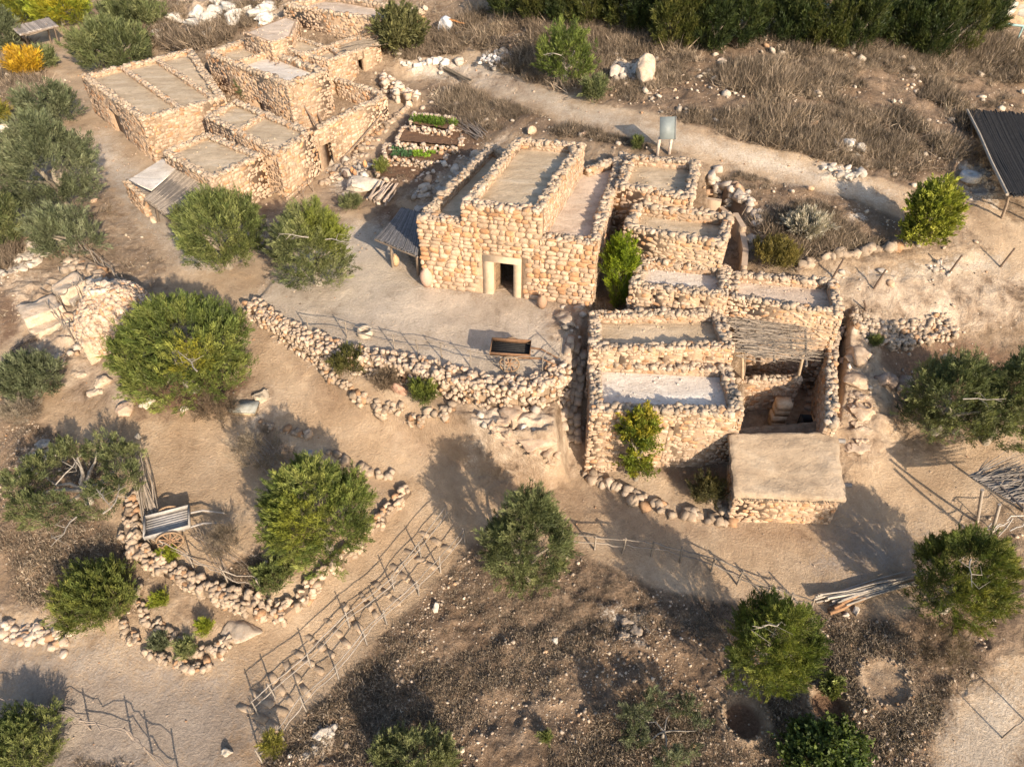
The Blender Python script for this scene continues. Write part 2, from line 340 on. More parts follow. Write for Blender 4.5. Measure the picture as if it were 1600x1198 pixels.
def mat_ground():
    m, t, b = newmat('ground', 1.); p = wpos(t); a = vcol(t)
    sp = t.nodes.new('ShaderNodeSeparateColor'); t.links.new(a.outputs['Color'], sp.inputs[0])
    al = a.outputs['Alpha']
    nA = nz(t, .35, 6, .65, p, .5); nB = nz(t, 1.7, 6, .7, p, .3); nC = nz(t, 9., 5, .75, p); nD = nz(t, 38., 3, .7, p)
    pert = mth(t, 'ADD', mth(t, 'MULTIPLY', mth(t, 'SUBTRACT', nB, .5), 1.1), mth(t, 'MULTIPLY', mth(t, 'SUBTRACT', nC, .5), .8))
    def msk(ch, lo=.35, hi=.65): return ramp(t, mth(t, 'ADD', ch, pert), [(lo, (0, 0, 0)), (hi, (1, 1, 1))])
    soil = ramp(t, nB, [(.3, (.20, .135, .085)), (.5, (.31, .225, .15)), (.72, (.42, .325, .235))])
    path = ramp(t, mth(t, 'ADD', mth(t, 'MULTIPLY', nA, .6), mth(t, 'MULTIPLY', nC, .4)), [(.34, (.33, .228, .142)), (.5, (.43, .315, .208)), (.66, (.52, .405, .29))])
    scr = ramp(t, mth(t, 'ADD', mth(t, 'MULTIPLY', nB, .45), mth(t, 'MULTIPLY', nC, .55)), [(.33, (.095, .063, .040)), (.47, (.185, .126, .082)), (.6, (.29, .208, .142)), (.72, (.39, .30, .215))])
    rck = ramp(t, mth(t, 'ADD', mth(t, 'MULTIPLY', nB, .5), mth(t, 'MULTIPLY', nC, .5)), [(.36, (.30, .25, .20)), (.5, (.52, .45, .37)), (.65, (.70, .65, .58))])
    red = ramp(t, nC, [(.3, (.13, .075, .048)), (.6, (.24, .155, .10)), (.8, (.32, .225, .155))])
    c = mix(t, msk(sp.outputs[0]), soil, path); c = mix(t, msk(sp.outputs[1]), c, scr); c = mix(t, msk(sp.outputs[2]), c, rck); c = mix(t, msk(al), c, red)
    a2 = t.nodes.new('ShaderNodeAttribute'); a2.attribute_name = 'Col2'; s2 = t.nodes.new('ShaderNodeSeparateColor'); t.links.new(a2.outputs['Color'], s2.inputs[0])
    nE = nz(t, .8, 7, .72, wpos(t, (1, .7, 1)), .35); nF = nz(t, .16, 5, .6, p, .8)
    st = mth(t, 'MULTIPLY', msk(s2.outputs[0], .3, .8), .7); c = mix(t, st, c, ramp(t, nC, [(.3, (.19, .115, .07)), (.65, (.32, .22, .145))]))
    c = mix(t, mth(t, 'MULTIPLY', msk(s2.outputs[1], .3, .7), .75), c, ramp(t, nC, [(.3, (.22, .19, .165)), (.65, (.35, .305, .265))]))
    c = mix(t, mth(t, 'MULTIPLY', msk(a2.outputs['Alpha'], .3, .8), .85), c, ramp(t, nC, [(.3, (.46, .38, .295)), (.6, (.60, .515, .415))]))
    bank = ramp(t, nE, [(.30, (.13, .09, .06)), (.42, (.36, .265, .185)), (.55, (.50, .39, .285)), (.7, (.60, .50, .39))]); c = mix(t, msk(s2.outputs[2], .3, .6), c, bank)
    # patchiness everywhere: worn pale dust and darker litter
    c = mix(t, 1., c, ramp(t, nE, [(.30, (.66, .63, .60)), (.44, (.95, .95, .95)), (.56, (1.04, 1.04, 1.04)), (.7, (1.26, 1.25, 1.22))]), 'MULTIPLY')
    c = mix(t, 1., c, ramp(t, nF, [(.36, (.80, .77, .74)), (.55, (1.03, 1.03, 1.03)), (.68, (1.14, 1.14, 1.13))]), 'MULTIPLY')
    c = mix(t, .7, c, ramp(t, nD, [(.28, (.66, .65, .64)), (.5, (1, 1, 1)), (.75, (1.2, 1.2, 1.2))]), 'MULTIPLY')
    # small pale stones in the soil
    v = t.nodes.new('ShaderNodeTexVoronoi'); v.inputs['Scale'].default_value = 5.; t.links.new(p, v.inputs['Vector'])
    v2 = t.nodes.new('ShaderNodeSeparateColor'); t.links.new(v.outputs['Color'], v2.inputs[0])
    peb = mth(t, 'MULTIPLY', mth(t, 'LESS_THAN', v.outputs['Distance'], mth(t, 'MULTIPLY', v2.outputs[1], .26)), mth(t, 'GREATER_THAN', v2.outputs[0], .72))
    pm = mth(t, 'MULTIPLY', peb, mth(t, 'SUBTRACT', 1., mth(t, 'MULTIPLY', sp.outputs[0], .85)))
    c = mix(t, pm, c, (.55, .46, .36))
    t.links.new(c, b.inputs['Base Color'])
    h = mth(t, 'ADD', mth(t, 'ADD', mth(t, 'MULTIPLY', nB, mth(t, 'SUBTRACT', 1.5, mth(t, 'MULTIPLY', sp.outputs[0], 1.1))), mth(t, 'MULTIPLY', nC, .8)), mth(t, 'ADD', mth(t, 'MULTIPLY', nD, .18), mth(t, 'MULTIPLY', pm, .35)))
    bump(t, b, mth(t, 'ADD', h, mth(t, 'MULTIPLY', nE, mth(t, 'ADD', .5, mth(t, 'MULTIPLY', s2.outputs[2], 2.)))), .85, .17); return m
M_GROUND = mat_ground()

# ------------------------------------------------------------------ ground sheet
def pxpoly(*pts): return GL(*pts)
PATHS = [([(60,50),(110,110),(150,190),(200,260),(250,320),(320,400),(400,470)], 2.3), ([(330,420),(420,540),(520,640),(640,700),(760,740),(900,775),(1050,840),(1200,855),(1330,870),(1450,860)], 2.7),
 ([(1380,850),(1400,780),(1370,720),(1340,640),(1345,560)], 1.6), ([(1380,790),(1500,750),(1600,720)], 1.7), ([(720,760),(620,860),(520,960),(400,1070),(200,1080),(0,1050)], 2.3), ([(300,1100),(330,1198)], 1.9), ([(230,760),(330,700),(330,820)], 2.2),
 ([(640,110),(720,95),(800,140),(900,175),(1000,195),(1120,235),(1250,265),(1340,290),(1420,320)], 1.5), ([(1480,300),(1560,360),(1600,390)], 1.6),
 ([(440,310),(520,280),(600,190),(640,160)], 1.6), ([(1290,440),(1380,440),(1500,420),(1600,410)], 1.2), ([(1610,1070),(1550,1130),(1520,1198)], 1.2), ([(620,340),(560,350)], 1.8), ([(60,560),(110,600),(190,650),(300,700)], 2.),([(20,540),(90,600)],1.6)]
SCRUB = [[(700,860),(760,840),(920,850),(1060,885),(1180,930),(1400,950),(1600,930),(1600,1060),(1500,1115),(1462,1230),(300,1230),(440,1130),(560,1000),(640,920)], [(0,670),(60,650),(150,700),(215,760),(205,880),(215,960),(110,990),(0,950)],
 [(760,40),(900,20),(1000,50),(1200,60),(1600,60),(1600,200),(1520,200),(1500,260),(1460,310),(1330,280),(1200,230),(1050,190),(930,150),(800,130),(760,120)], [(690,130),(800,160),(960,200),(1040,235),(1000,232),(880,212),(760,205),(700,180),(650,140)],
 [(1060,240),(1180,265),(1330,300),(1430,330),(1400,385),(1260,400),(1240,410),(1170,330),(1130,280)], [(210,10),(300,0),(440,0),(430,25),(330,75),(240,70)], [(560,60),(760,20),(760,90),(640,105)], [(0,60),(60,50),(100,130),(60,190),(0,200)],[(0,300),(40,380),(0,440)],
 [(310,760),(390,830),(430,930),(330,920),(230,870),(240,820)],[(0,1120),(180,1130),(260,1210),(0,1230)],[(935,722),(1135,718),(1135,803),(1000,788),(930,755)]]
WROCK = [[(225,35),(260,8),(345,0),(420,5),(440,25),(300,62),(240,50)], [(230,60),(300,40),(330,55),(280,70)], [(505,240),(575,265),(560,310),(520,300)], [(750,85),(795,80),(800,110),(765,112)], [(945,90),(990,95),(1030,100),(1020,135),(980,130)],
 [(1290,215),(1340,205),(1345,240),(1310,245)],[(1230,335),(1290,340),(1290,370),(1240,372)],[(640,310),(680,270),(740,235),(765,230),(700,300),(665,335)],[(0,395),(60,370),(90,380),(20,440),(0,450)],[(0,965),(90,985),(100,1003),(0,995)],[(500,1130),(530,1140),(510,1180),(450,1190)],
 [(30,720),(70,680),(80,700),(50,740)],[(1340,330),(1350,340),(1300,350)],[(620,95),(700,92),(730,108),(640,115)],[(1490,255),(1550,265),(1560,330),(1510,310)],[(520,0),(600,0),(590,10)],[(1300,430),(1420,425),(1500,405),(1480,440),(1330,455)],[(1280,255),(1350,265),(1340,285),(1290,275)],
 [(750,640),(860,640),(868,690),(820,700),(760,680)],[(1325,530),(1362,525),(1368,640),(1325,650)],[(880,480),(915,485),(905,530),(870,520)],[(940,950),(1000,960),(1005,1010),(970,1000)],[(85,470),(150,470),(170,560),(110,560)]]
REDS = [[(585,262),(640,172),(755,172),(748,235),(690,292),(610,292)],[(660,170),(745,165),(750,205),(700,200)],[(1370,535),(1500,530),(1600,560),(1600,640),(1500,640),(1420,600),(1375,570)],[(600,60),(620,60),(620,80)],[(0,455),(40,470),(30,520),(0,540)],[(190,590),(400,590),(360,640),(220,650)],[(450,430),(540,400),(560,440),(470,470)],[(590,325),(620,322),(640,340),(560,380)]]
ys = [0.]
while ys[-1] < 260: ys.append(ys[-1] + .075 + max(0, ys[-1] - 20) * .0042 + max(0, ys[-1] - 110) * .03)
ys = np.concatenate([[-60., -30., -14., -6., -1.], np.array(ys) + 3.]); s_ = np.concatenate([[-6., -3.5, -2.2, -1.5, -1.2], np.linspace(-1, 1, 750), [1.2, 1.5, 2.2, 3.5, 6.]]); NX = len(s_)
def HW(y): return 22 + .62*np.maximum(y, 0)
hw = HW(ys)
GX = s_[None, :] * hw[:, None]; GY = np.repeat(ys[:, None], NX, 1)
gz = tps(GX, GY).ravel(); gx = GX.ravel(); gy = GY.ravel()
gz = smooth_ovr(gx, gy, gz)
for c, r, dp in PITW:
    d = np.hypot(gx - c[0], gy - c[1]); gz = gz - dp * np.clip((r * 1.12 - d) / .22, 0, 1) + .1 * np.exp(-((d - r * 1.25) / .25) ** 2)
def field(polys, soft):
    o = np.zeros(gx.shape)
    for p in polys:
        q = np.array(p)[:, :2]; mn, mx = q.min(0) - soft * 2, q.max(0) + soft * 2
        s = np.where((gx > mn[0]) & (gx < mx[0]) & (gy > mn[1]) & (gy < mx[1]))[0]
        if not len(s): continue
        ins = inpoly(gx[s], gy[s], q); d = dseg(gx[s], gy[s], q, True); sd_ = np.where(ins, d, -d)
        o[s] = np.maximum(o[s], np.clip(.5 + sd_ / soft * .5, 0, 1))
    return o
mp_ = np.zeros(gx.shape)
for pl, wd in PATHS:
    q = [gp(*p) for p in pl]; d = dseg(gx, gy, q); mp_ = np.maximum(mp_, np.clip(.5 + (wd - d) / .9, 0, 1))
plz = inpoly(gx, gy, PLAZA); mp_[plz] = np.maximum(mp_[plz], .95)
msc = field([GL(*p) for p in SCRUB], 1.6); mwr = field([GL(*p) for p in WROCK], 1.1); mre = field([GL(*p) for p in REDS], 1.2)
msc = msc * (1 - mp_ * .9)
mwr = mwr * .78
for c, r, dp in PITW:
    d = np.hypot(gx - c[0], gy - c[1]); msc = msc*np.clip((d - r*1.1)/.5, 0, 1); mp_ = mp_*np.clip((d - r)/.3, 0, 1); mre = np.maximum(mre, np.clip((r*1.05 - d)/.2, 0, 1)*(.9 if dp > .2 else .2)); mp_ = np.maximum(mp_, .35*np.exp(-((d - r*1.4)/.3)**2))
# far slopes are scrub
far = np.clip((gy - 95) / 10, 0, 1) * .9; msc = np.maximum(msc, far)
mcl = field([GL(*p) for p in [[(740,650),(850,640),(880,700),(860,730),(790,730),(740,700)],[(1318,530),(1366,525),(1372,640),(1400,700),(1330,700)],[(20,440),(170,420),(180,560),(60,540)]]], 1.)
rough = (.10 * msc + .28 * mwr + .05 * (1 - mp_)) 
gz += fbm(gx * 1.1, gy * 1.1, 0, 4) * rough * np.where(plz, .2, 1) + fbm(gx * .3, gy * .3, 3., 3) * .06 + mwr * np.abs(fbm(gx * .8, gy * 1.6, 5., 4)) * .3
gz += noise(gx * 5, gy * 5) * .035 * (1 - mp_) + noise(gx * 3.1, gy * 2.2, 9) * .012 + mcl*(np.abs(fbm(gx*.7, gy*1.2, 11., 4))*.55 - .15)
gb = MB(); ny = len(ys)
ii = np.arange(ny * NX).reshape(ny, NX)
gb.add(np.stack([gx, gy, gz], 1), np.stack([ii[:-1, :-1], ii[:-1, 1:], ii[1:, 1:], ii[1:, :-1]], -1).reshape(-1, 4), np.stack([mp_, msc, mwr, mre], 1))
gnd = gb.build('ground', M_GROUND, loc=(0, 0, 0), smooth=True); tag(gnd, 'dry hillside ground of beige paths, brown scrub soil and pale rock', 'ground', kind='structure')
STAIN = [[(540,620),(700,655),(860,720),(1010,800),(1100,830),(1050,850),(900,790),(760,760),(640,700)],[(700,440),(800,470),(820,520),(740,520)],[(1100,810),(1350,830),(1330,850),(1150,850)],[(430,520),(500,560),(560,640),(520,640)]]
GREYP = [[(0,1010),(120,1020),(330,1060),(420,1100),(350,1230),(0,1230)],[(180,270),(280,300),(250,360),(200,330)],[(1320,830),(1440,850),(1420,900),(1300,880)]]
BANK = [[(720,640),(860,635),(905,700),(905,735),(860,735),(800,730),(740,700)],[(1318,525),(1366,525),(1372,640),(1400,700),(1330,720)],[(10,440),(170,410),(190,560),(60,550)],[(60,560),(170,560),(200,640),(120,620)],[(650,320),(700,262),(770,220),(790,212),(700,310)],[(1320,440),(1600,430),(1600,500),(1500,510),(1330,505)],[(205,40),(440,0),(430,30),(300,64),(240,56)],[(860,470),(925,480),(905,540),(860,530)],[(360,630),(420,600),(440,640),(400,670)],[(640,92),(800,120),(830,150),(700,110)]]
c2 = np.stack([field([GL(*p) for p in STAIN], 2.2), field([GL(*p) for p in GREYP], 2.5), field([GL(*p) for p in BANK], 1.0), field([PLAZA] + [GL(*p) for p in [[(640,95),(760,100),(900,165),(1050,205),(1250,255),(1400,305),(1380,320),(1230,275),(1000,215),(850,170),(740,125),(650,115)],[(1320,440),(1560,400),(1570,415),(1500,440),(1400,470),(1330,470)],[(1480,1120),(1600,1050),(1600,1230),(1470,1230)],[(160,200),(230,300),(340,420),(300,420),(220,340),(150,240)]]], 1.5)], 1)
ca2 = gnd.data.color_attributes.new('Col2', 'FLOAT_COLOR', 'POINT'); ca2.data.foreach_set('color', c2.ravel())
GZ = gz.reshape(ny, NX)
def GG(x, y):      # height of the finished sheet
    x = np.asarray(x, float); y = np.asarray(y, float)
    j = np.clip(np.searchsorted(ys, y) - 1, 0, ny - 2); ty = np.clip((y - ys[j]) / (ys[j+1] - ys[j]), 0, 1)
    def row(jj):
        q = x / HW(ys[jj]); i = np.clip(np.searchsorted(s_, q) - 1, 0, NX - 2); f = np.clip((q - s_[i]) / (s_[i+1] - s_[i]), 0, 1)
        return GZ[jj, i] * (1 - f) + GZ[jj, i+1] * f
    return row(j) * (1 - ty) + row(j+1) * ty
def maskat(Mk, x, y):
    j = np.clip(np.searchsorted(ys, y) - 1, 0, ny - 1); s = np.clip(np.searchsorted(s_, x / HW(ys[j])), 0, NX - 1)
    return Mk.reshape(ny, NX)[j, s]
def gq(px, py):
    p = gp(px, py)
    for _ in range(12): p = up(px, py, p[2] * .5 + .5 * float(GG(p[0], p[1])))
    return p

# ------------------------------------------------------------------ masonry
def Rz2(a): return np.array([[math.cos(a), -math.sin(a)], [math.sin(a), math.cos(a)]])
def face_stones(mb, A, B, z0, z1, nrm, size=(.40, .25), style='rubble', base=LIME, holes=(), prot=.022, zt=None, ground=True):
    """lay stones over the vertical face A-B (xy), outward normal nrm, from z0 to z1"""
    A = np.array(A[:2], float); B = np.array(B[:2], float); L = np.linalg.norm(B - A)
    zs = None
    if np.ndim(z1) > 0: zs = z1; z1 = max(z1)
    if L < .2 or z1 - z0 < .12: return
    u = (B - A) / L; n3 = np.array([nrm[0], nrm[1], 0.]); u3 = np.array([u[0], u[1], 0.]); w3 = np.array([0, 0, 1.])
    z = z0; C = []; SZ = []; 
    while z < z1 - .04:
        h = size[1] * rng.uniform(.75, 1.3); h = min(h, z1 - z) if z1 - z > .1 else .1
        x = -rng.uniform(0, .1)
        while x < L - .03:
            wd = size[0] * (rng.uniform(.5, 1.7) if style == 'course' else rng.choice([.45,.8,1.,1.3,1.75]) * rng.uniform(.85, 1.15)); wd = min(wd, L - x + .04)
            cx, cz = x + wd / 2, z + h / 2
            if zs is not None and cz + h/2 > zs[0] + (zs[1]-zs[0])*min(1, cx/L) + .03: x += wd; continue
            if style != 'course': cz += rng.normal(0, .03)
            if not any(h0 - wd*.42 < cx < h1 + wd*.42 and g0 - h*.42 < cz < g1 + h*.42 for h0, h1, g0, g1 in holes): C.append((cx, cz)); SZ.append((wd, h))
            x += wd
        z += h
    if not C: return
    C = np.array(C); SZ = np.array(SZ); P = np.zeros((len(C), 3)); P[:, :2] = A + C[:, :1] * u; P[:, 2] = C[:, 1]
    if ground:
        g = GG(P[:, 0] + nrm[0]*.3, P[:, 1] + nrm[1]*.3); k = P[:, 2] > g - .25; P, SZ = P[k], SZ[k]
    if not len(P): return
    n = len(P); a = rng.normal(0, .09 if style == 'course' else .25, n); ca, sa = np.cos(a), np.sin(a)
    gap = 1.0 if style == 'course' else 1.04
    M = np.zeros((n, 3, 3)); dpt = rng.uniform(.12, .2, n)
    M[:, :, 0] = (u3 * ca[:, None] + w3 * sa[:, None]) * (SZ[:, :1] * gap)
    M[:, :, 1] = n3 * dpt[:, None]
    M[:, :, 2] = (-u3 * sa[:, None] + w3 * ca[:, None]) * (SZ[:, 1:] * (gap + (0 if style == 'course' else .06)))
    P = P + n3 * ((prot if style == 'course' else prot*.6) - dpt / 2 + rng.uniform(-.025, .025, n))[:, None]
    col = stonecol(n, base, .11 if style == 'course' else .10, .9 if style == 'course' else .45)
    pick = rng.integers(0, len(SLABS), n)
    for i, s in enumerate(SLABS): k = pick == i; mb.inst(s, M[k], P[k], col[k])
def rotz(n, tilt=.4):
    a = rng.uniform(0, 6.28, n); b = rng.normal(0, tilt, n); c = rng.normal(0, tilt, n)
    ca, sa, cb, sb, cc, sc = np.cos(a), np.sin(a), np.cos(b), np.sin(b), np.cos(c), np.sin(c); z = np.zeros(n); o = np.ones(n)
    Rz = np.stack([ca, -sa, z, sa, ca, z, z, z, o], 1).reshape(n, 3, 3); Rx = np.stack([o, z, z, z, cb, -sb, z, sb, cb], 1).reshape(n, 3, 3); Ry = np.stack([cc, z, sc, z, o, z, -sc, z, cc], 1).reshape(n, 3, 3)
    return Rz @ Rx @ Ry
def rocks(mb, P, size, base=PALE, var=.13, flat=.75, tilt=.35, protos=None, warm=.3):
    n = len(P)
    if n == 0: return
    protos = protos or ROCKS
    size = np.broadcast_to(size, n); M = rotz(n, tilt) * (size[:, None] * rng.uniform(.8, 1.25, (n, 3)) * [1, .85, flat])[:, None, :]
    col = stonecol(n, base, var, warm); pick = rng.integers(0, len(protos), n)
    for i, s in enumerate(protos): k = pick == i; mb.inst(s, M[k], P[k], col[k])
def coping(mb, A, B, z, th, size=.3, base=GREY):
    size = size * .68
    A = np.array(A[:2], float); B = np.array(B[:2], float); L = np.linalg.norm(B - A); u = (B - A) / max(L, 1e-6); v = np.array([-u[1], u[0]])
    rows = max(1, int(round(th / (size * .85)))); P = []
    for r in range(rows):
        x = rng.uniform(0, size * .5)
        while x < L:
            o = ((r + .5) / rows - .5) * th * .92; p = A + u * x + v * (o + rng.normal(0, .03)); P.append([p[0], p[1], z + rng.uniform(-.06, .05) + .05*float(noise(p[0]*1.3, p[1]*1.3, 3.))]); x += size * rng.uniform(.5, 1.05)
    rocks(mb, np.array(P), rng.uniform(size * .6, size * 1.75, len(P)), base, .10, .66, .35, warm=.2)
def offset_in(poly, d):
    n = len(poly); out = []
    P = np.array([p[:2] for p in poly], float)
    for i in range(n):
        a, b, c = P[i-1], P[i], P[(i+1) % n]; u = (b-a)/np.linalg.norm(b-a); w_ = (c-b)/np.linalg.norm(c-b)
        n1 = np.array([-u[1], u[0]]); n2 = np.array([-w_[1], w_[0]]); m = n1 + n2; m /= max(1e-6, m @ n1)
        out.append(b + m * d)
    return np.array(out)
def ccw(poly):
    P = np.array([p[:2] for p in poly]); a = sum(P[i-1][0]*P[i][1] - P[i][0]*P[i-1][1] for i in range(len(P)))
    return poly if a > 0 else poly[::-1]
def core(mb, A, B, Ai, Bi, z0, z1, holes=(), col=MORT):
    """mitred wall prism between outer line A-B and inner line Ai-Bi with openings cut through"""
    L = np.linalg.norm(B - A)
    sl = np.ndim(z1) > 0
    def blk(s0, s1, za, zb):
        if sl: zb = [z1[0]*(1-s0) + z1[1]*s0, z1[0]*(1-s1) + z1[1]*s1]; zb = [zb[0], zb[1], zb[1], zb[0]]
        if s1 - s0 < 1e-3 or np.min(zb) - za < 1e-3: return
        q = [A + (B-A)*s0, A + (B-A)*s1, Ai + (Bi-Ai)*s1, Ai + (Bi-Ai)*s0]
        mb.prism(q, za, zb, col)
    xs = 0.
    for h0, h1, g0, g1 in sorted(holes):
        blk(xs, h0 / L, z0, z1); blk(h0 / L, h1 / L, z0, g0); blk(h0 / L, h1 / L, g1, z1); xs = h1 / L
    blk(xs, 1., z0, z1)
def house(name, label, poly, ztop, zb=None, par=.35, th=.42, roofm=None, style='rubble', size=(.27, .17), base=LIME, tops=None, holes={}, skip=(), cop=.3, cbase=GREY, cat='house', group=None, inner=None, slab=.22, noroof=False, sinkroof=None, detail=None):
    poly = ccw(list(poly)); P = [np.array(p[:2], float) for p in poly]; n = len(P); Q = offset_in(P, th)
    gmin = min(float(GG(p[0], p[1])) for p in P)
    zb = gmin - .4 if zb is None else zb
    c = np.mean(P, 0); rt = root(name, (c[0], c[1], zb), label, cat, group)
    tops = tops or [ztop] * n; rz = ztop - par if sinkroof is None else sinkroof
    for i in range(n):
        if i in skip: continue
        A, B, Ai, Bi = P[i], P[(i+1) % n], Q[i], Q[(i+1) % n]; u = (B-A)/np.linalg.norm(B-A); nr = np.array([u[1], -u[0]])
        mb = MB(); hs = holes.get(i, ()); core(mb, A, B, Ai, Bi, zb, np.array(tops[i]) - .04 if np.ndim(tops[i]) else tops[i] - .04, hs)
        st, sz_, bs_ = (detail or {}).get(i, (style, size, base))
        face_stones(mb, A, B, zb, tops[i], nr, sz_, st, bs_, hs)
        face_stones(mb, Ai, Bi, rz + .02 if inner is None else inner, tops[i], -nr, size, 'rubble', base, (), .03, ground=False)
        cA, cB = (A+Ai)/2, (B+Bi)/2
        if cop: coping(mb, cA, cB, tops[i], th + .06, cop, cbase)
        mb.build('wall', M_STONE, rt)
    if not noroof:
        mb = MB(); q = offset_in(P, th - .03); m = 14
        # slab with a slightly uneven top
        mb.prism([list(p) for p in q], rz - slab, rz, (.42, .33, .22))
        qq_ = np.array(q); nn = 40; e_ = rng.integers(0, len(qq_), nn); t_ = rng.random((nn, 1)); cc_ = qq_.mean(0)
        xy_ = qq_[e_]*(1-t_) + qq_[(e_+1) % len(qq_)]*t_; xy_ += (cc_ - xy_)*(rng.random((nn, 1))**3*.6 + .05); rocks(mb, np.hstack([xy_, np.full((nn, 1), rz + .015)]), rng.uniform(.04, .13, nn), GREY, .2)
        mb.build('roof', roofm or M_ROOF, rt)
    return rt, P, Q, rz
def rwall(parent, pts, z0, z1, th=.4, size=(.28, .18), base=LIME, cbase=GREY, cop=.28, name='parapet'):
    """low free-standing wall along a line as a part"""
    mb = MB()
    for a, b in zip(pts[:-1], pts[1:]):
        a = np.array(a[:2], float); b = np.array(b[:2], float); u = (b-a)/np.linalg.norm(b-a); nr = np.array([u[1], -u[0]])
        core(mb, a + nr*th/2, b + nr*th/2, a - nr*th/2, b - nr*th/2, z0, z1 - .04)
        face_stones(mb, a + nr*th/2, b + nr*th/2, z0, z1, nr, size, 'rubble', base, (), .03, ground=parent is None)
        face_stones(mb, a - nr*th/2, b - nr*th/2, z0, z1, -nr, size, 'rubble', base, (), .03, ground=parent is None)
        coping(mb, a, b, z1, th, cop, cbase)
    return mb.build(name, M_STONE, parent) if parent is not None else mb
def zq(pts, z): return [up(a, b, z) for a, b in pts]

# ---- the large front building: one footprint, three roof levels
fl, fr = up(662,447,0), up(924,479,0); ux = (fr - fl)[:2] / np.linalg.norm((fr - fl)[:2])
def online(px, z):   # point of the front plane seen at column px and height z
    lo, hi = -1., 2.
    for _ in range(40):
        m = (lo+hi)/2; q = fl + (fr-fl)*m
        if proj([q[0], q[1], z])[0] < px: lo = m
        else: hi = m
    return (fl + (fr-fl)*lo)[:2]
zL, zM, zR = 4.25, 5.35, 3.85
a0 = fl[:2]; a3 = fr[:2]; a1 = online(720, zM); a2 = online(847, zM)
bR = up(979,241,zR)[:2]; bM = up(914,226,zM)[:2]; bL = up(806,217,zM)[:2]; bLL = up(766,225,zL)[:2]
dv = bR - a3
def par_from(a, l): 
    d = dv / np.linalg.norm(dv); return a + d * l
Ld = np.linalg.norm(dv)
def ext(a, b): return a + (b - a) / np.linalg.norm(b - a) * min(np.linalg.norm(b - a), 99)
main = root('stone_hall', ((a0+a3)[0]/2, (a0+a3)[1]/2, 0), 'large square limestone building with raised middle roof and framed doorway on the open yard', 'building')
dW = a3 - a0; LW = np.linalg.norm(dW); nf = np.array([ux[1], -ux[0]])
d0 = np.dot(online(771, 0) - a0, ux); d1 = np.dot(online(802.5, 0) - a0, ux); DOORH = 2.15
e0 = np.dot(online(756, 0) - a0, ux); e1 = np.dot(online(814.5, 0) - a0, ux)
TH = .7
mb = MB(); s1 = np.dot(a1 - a0, ux); s2 = np.dot(a2 - a0, ux)
def fcore(mb, x0, x1, zt, hole=None):
    A = a0 + ux*x0; B = a0 + ux*x1; core(mb, A, B, A - nf*TH, B - nf*TH, -.3, zt - .05, [hole] if hole else [])
def fst(mb, x0, x1, z0, z1, holes=()): face_stones(mb, a0 + ux*x0, a0 + ux*x1, z0, z1, nf, (.40, .26), 'course', (.45, .325, .225), holes, .06)
fcore(mb, 0, s1, zL); fcore(mb, s1 + .001, s2, zM, (e0 - s1 - .001, e1 - s1 - .001, -.3, DOORH + .42)); fcore(mb, s2 + .001, LW, zR)
fst(mb, 0, s1, 0, zL); fst(mb, s2, LW, 0, zR); fst(mb, s1, s2, 0, zM, [(e0 - s1, e1 - s1, -1, DOORH + .42)])
hx = np.array([ux[0], ux[1]])
coping(mb, a0 - nf*TH/2, a1 - nf*TH/2, zL, TH, .38, PALE); coping(mb, a1 - nf*TH/2, a2 - nf*TH/2, zM, TH, .40, PALE); coping(mb, a2 - nf*TH/2, a3 - nf*TH/2, zR, TH, .36, GREY)
mb.build('front_wall', M_STONE, main)
# door frame: jambs and lintel, leaf ajar inside
mb = MB(); jw = d0 - e0 ; fz = DOORH + .4
for x0, x1 in ((e0 + .01, d0), (d1, e1 - .01)):
    A = a0 + ux*x0; B = a0 + ux*x1; mb.prism([A + nf*.045, B + nf*.045, B - nf*(TH - .1), A - nf*(TH - .1)][::-1], -.05, DOORH, (.50, .375, .26))
A = a0 + ux*(e0 + .01); B = a0 + ux*(e1 - .01); mb.prism([A + nf*.05, B + nf*.05, B - nf*(TH - .1), A - nf*(TH - .1)][::-1], DOORH, fz, (.51, .385, .27))
df = mb.build('door_frame', M_PLAST, main)
mb = MB(); A = a0 + ux*d0 - nf*(TH*.5); B = A - nf*.95 + ux*.12
for k in range(6):
    p = A + (B-A)*(k/6.); q = A + (B-A)*((k+.93)/6.); mb.prism([p, q, q + ux*.05, p + ux*.05], .03, DOORH - .04, (.30, .2, .12))
for zz in (.5, 1.6): mb.prism([A + ux*.055, B + ux*.055, B + ux*.09, A + ux*.09], zz, zz + .12, (.24, .16, .1))
mb.build('door', M_WOOD, main)
def sidewall(A, B, zt, th, side, z0=-.3, inz=None, inner=True, name='wall', sz=(.32, .2), outer=True, cp=.34):
    """wall whose outer line is A-B; side=+1 puts thickness to the left of A->B"""
    u = (B-A)/np.linalg.norm(B-A); nl = np.array([-u[1], u[0]])*side; mb = MB()
    core(mb, A, B, A + nl*th, B + nl*th, z0, zt - .05)
    if outer: face_stones(mb, A, B, z0, zt, -nl, sz, 'rubble', LIME, (), .05)
    if inner: face_stones(mb, A + nl*th, B + nl*th, inz, zt, nl, sz, 'rubble', LIME, (), .03, ground=False)
    coping(mb, A + nl*th/2, B + nl*th/2, zt, th, cp, GREY); return mb.build(name, M_STONE, main)
f_ = -nf*(TH + .002); roofR, roofM, roofL = zR - .4, zM - .42, zL - .45
sidewall(a3 + f_, bR, zR, .5, 1, inz=roofR)                 # right outer wall
sidewall(a0 + f_, bLL, zL, .5, -1, inz=roofL)                # left outer wall
sidewall(a1 + f_, bL, zM, .5, -1, inz=roofM, z0=2.5); sidewall(a2 + f_, bM, zM, .55, 1, inz=roofM, z0=2.5)
def back(A, B, zt, inz):
    u = (B-A)/np.linalg.norm(B-A); sidewall(A + u*.01, B - u*.01, zt, .5, -1, z0=-.3, inz=inz)
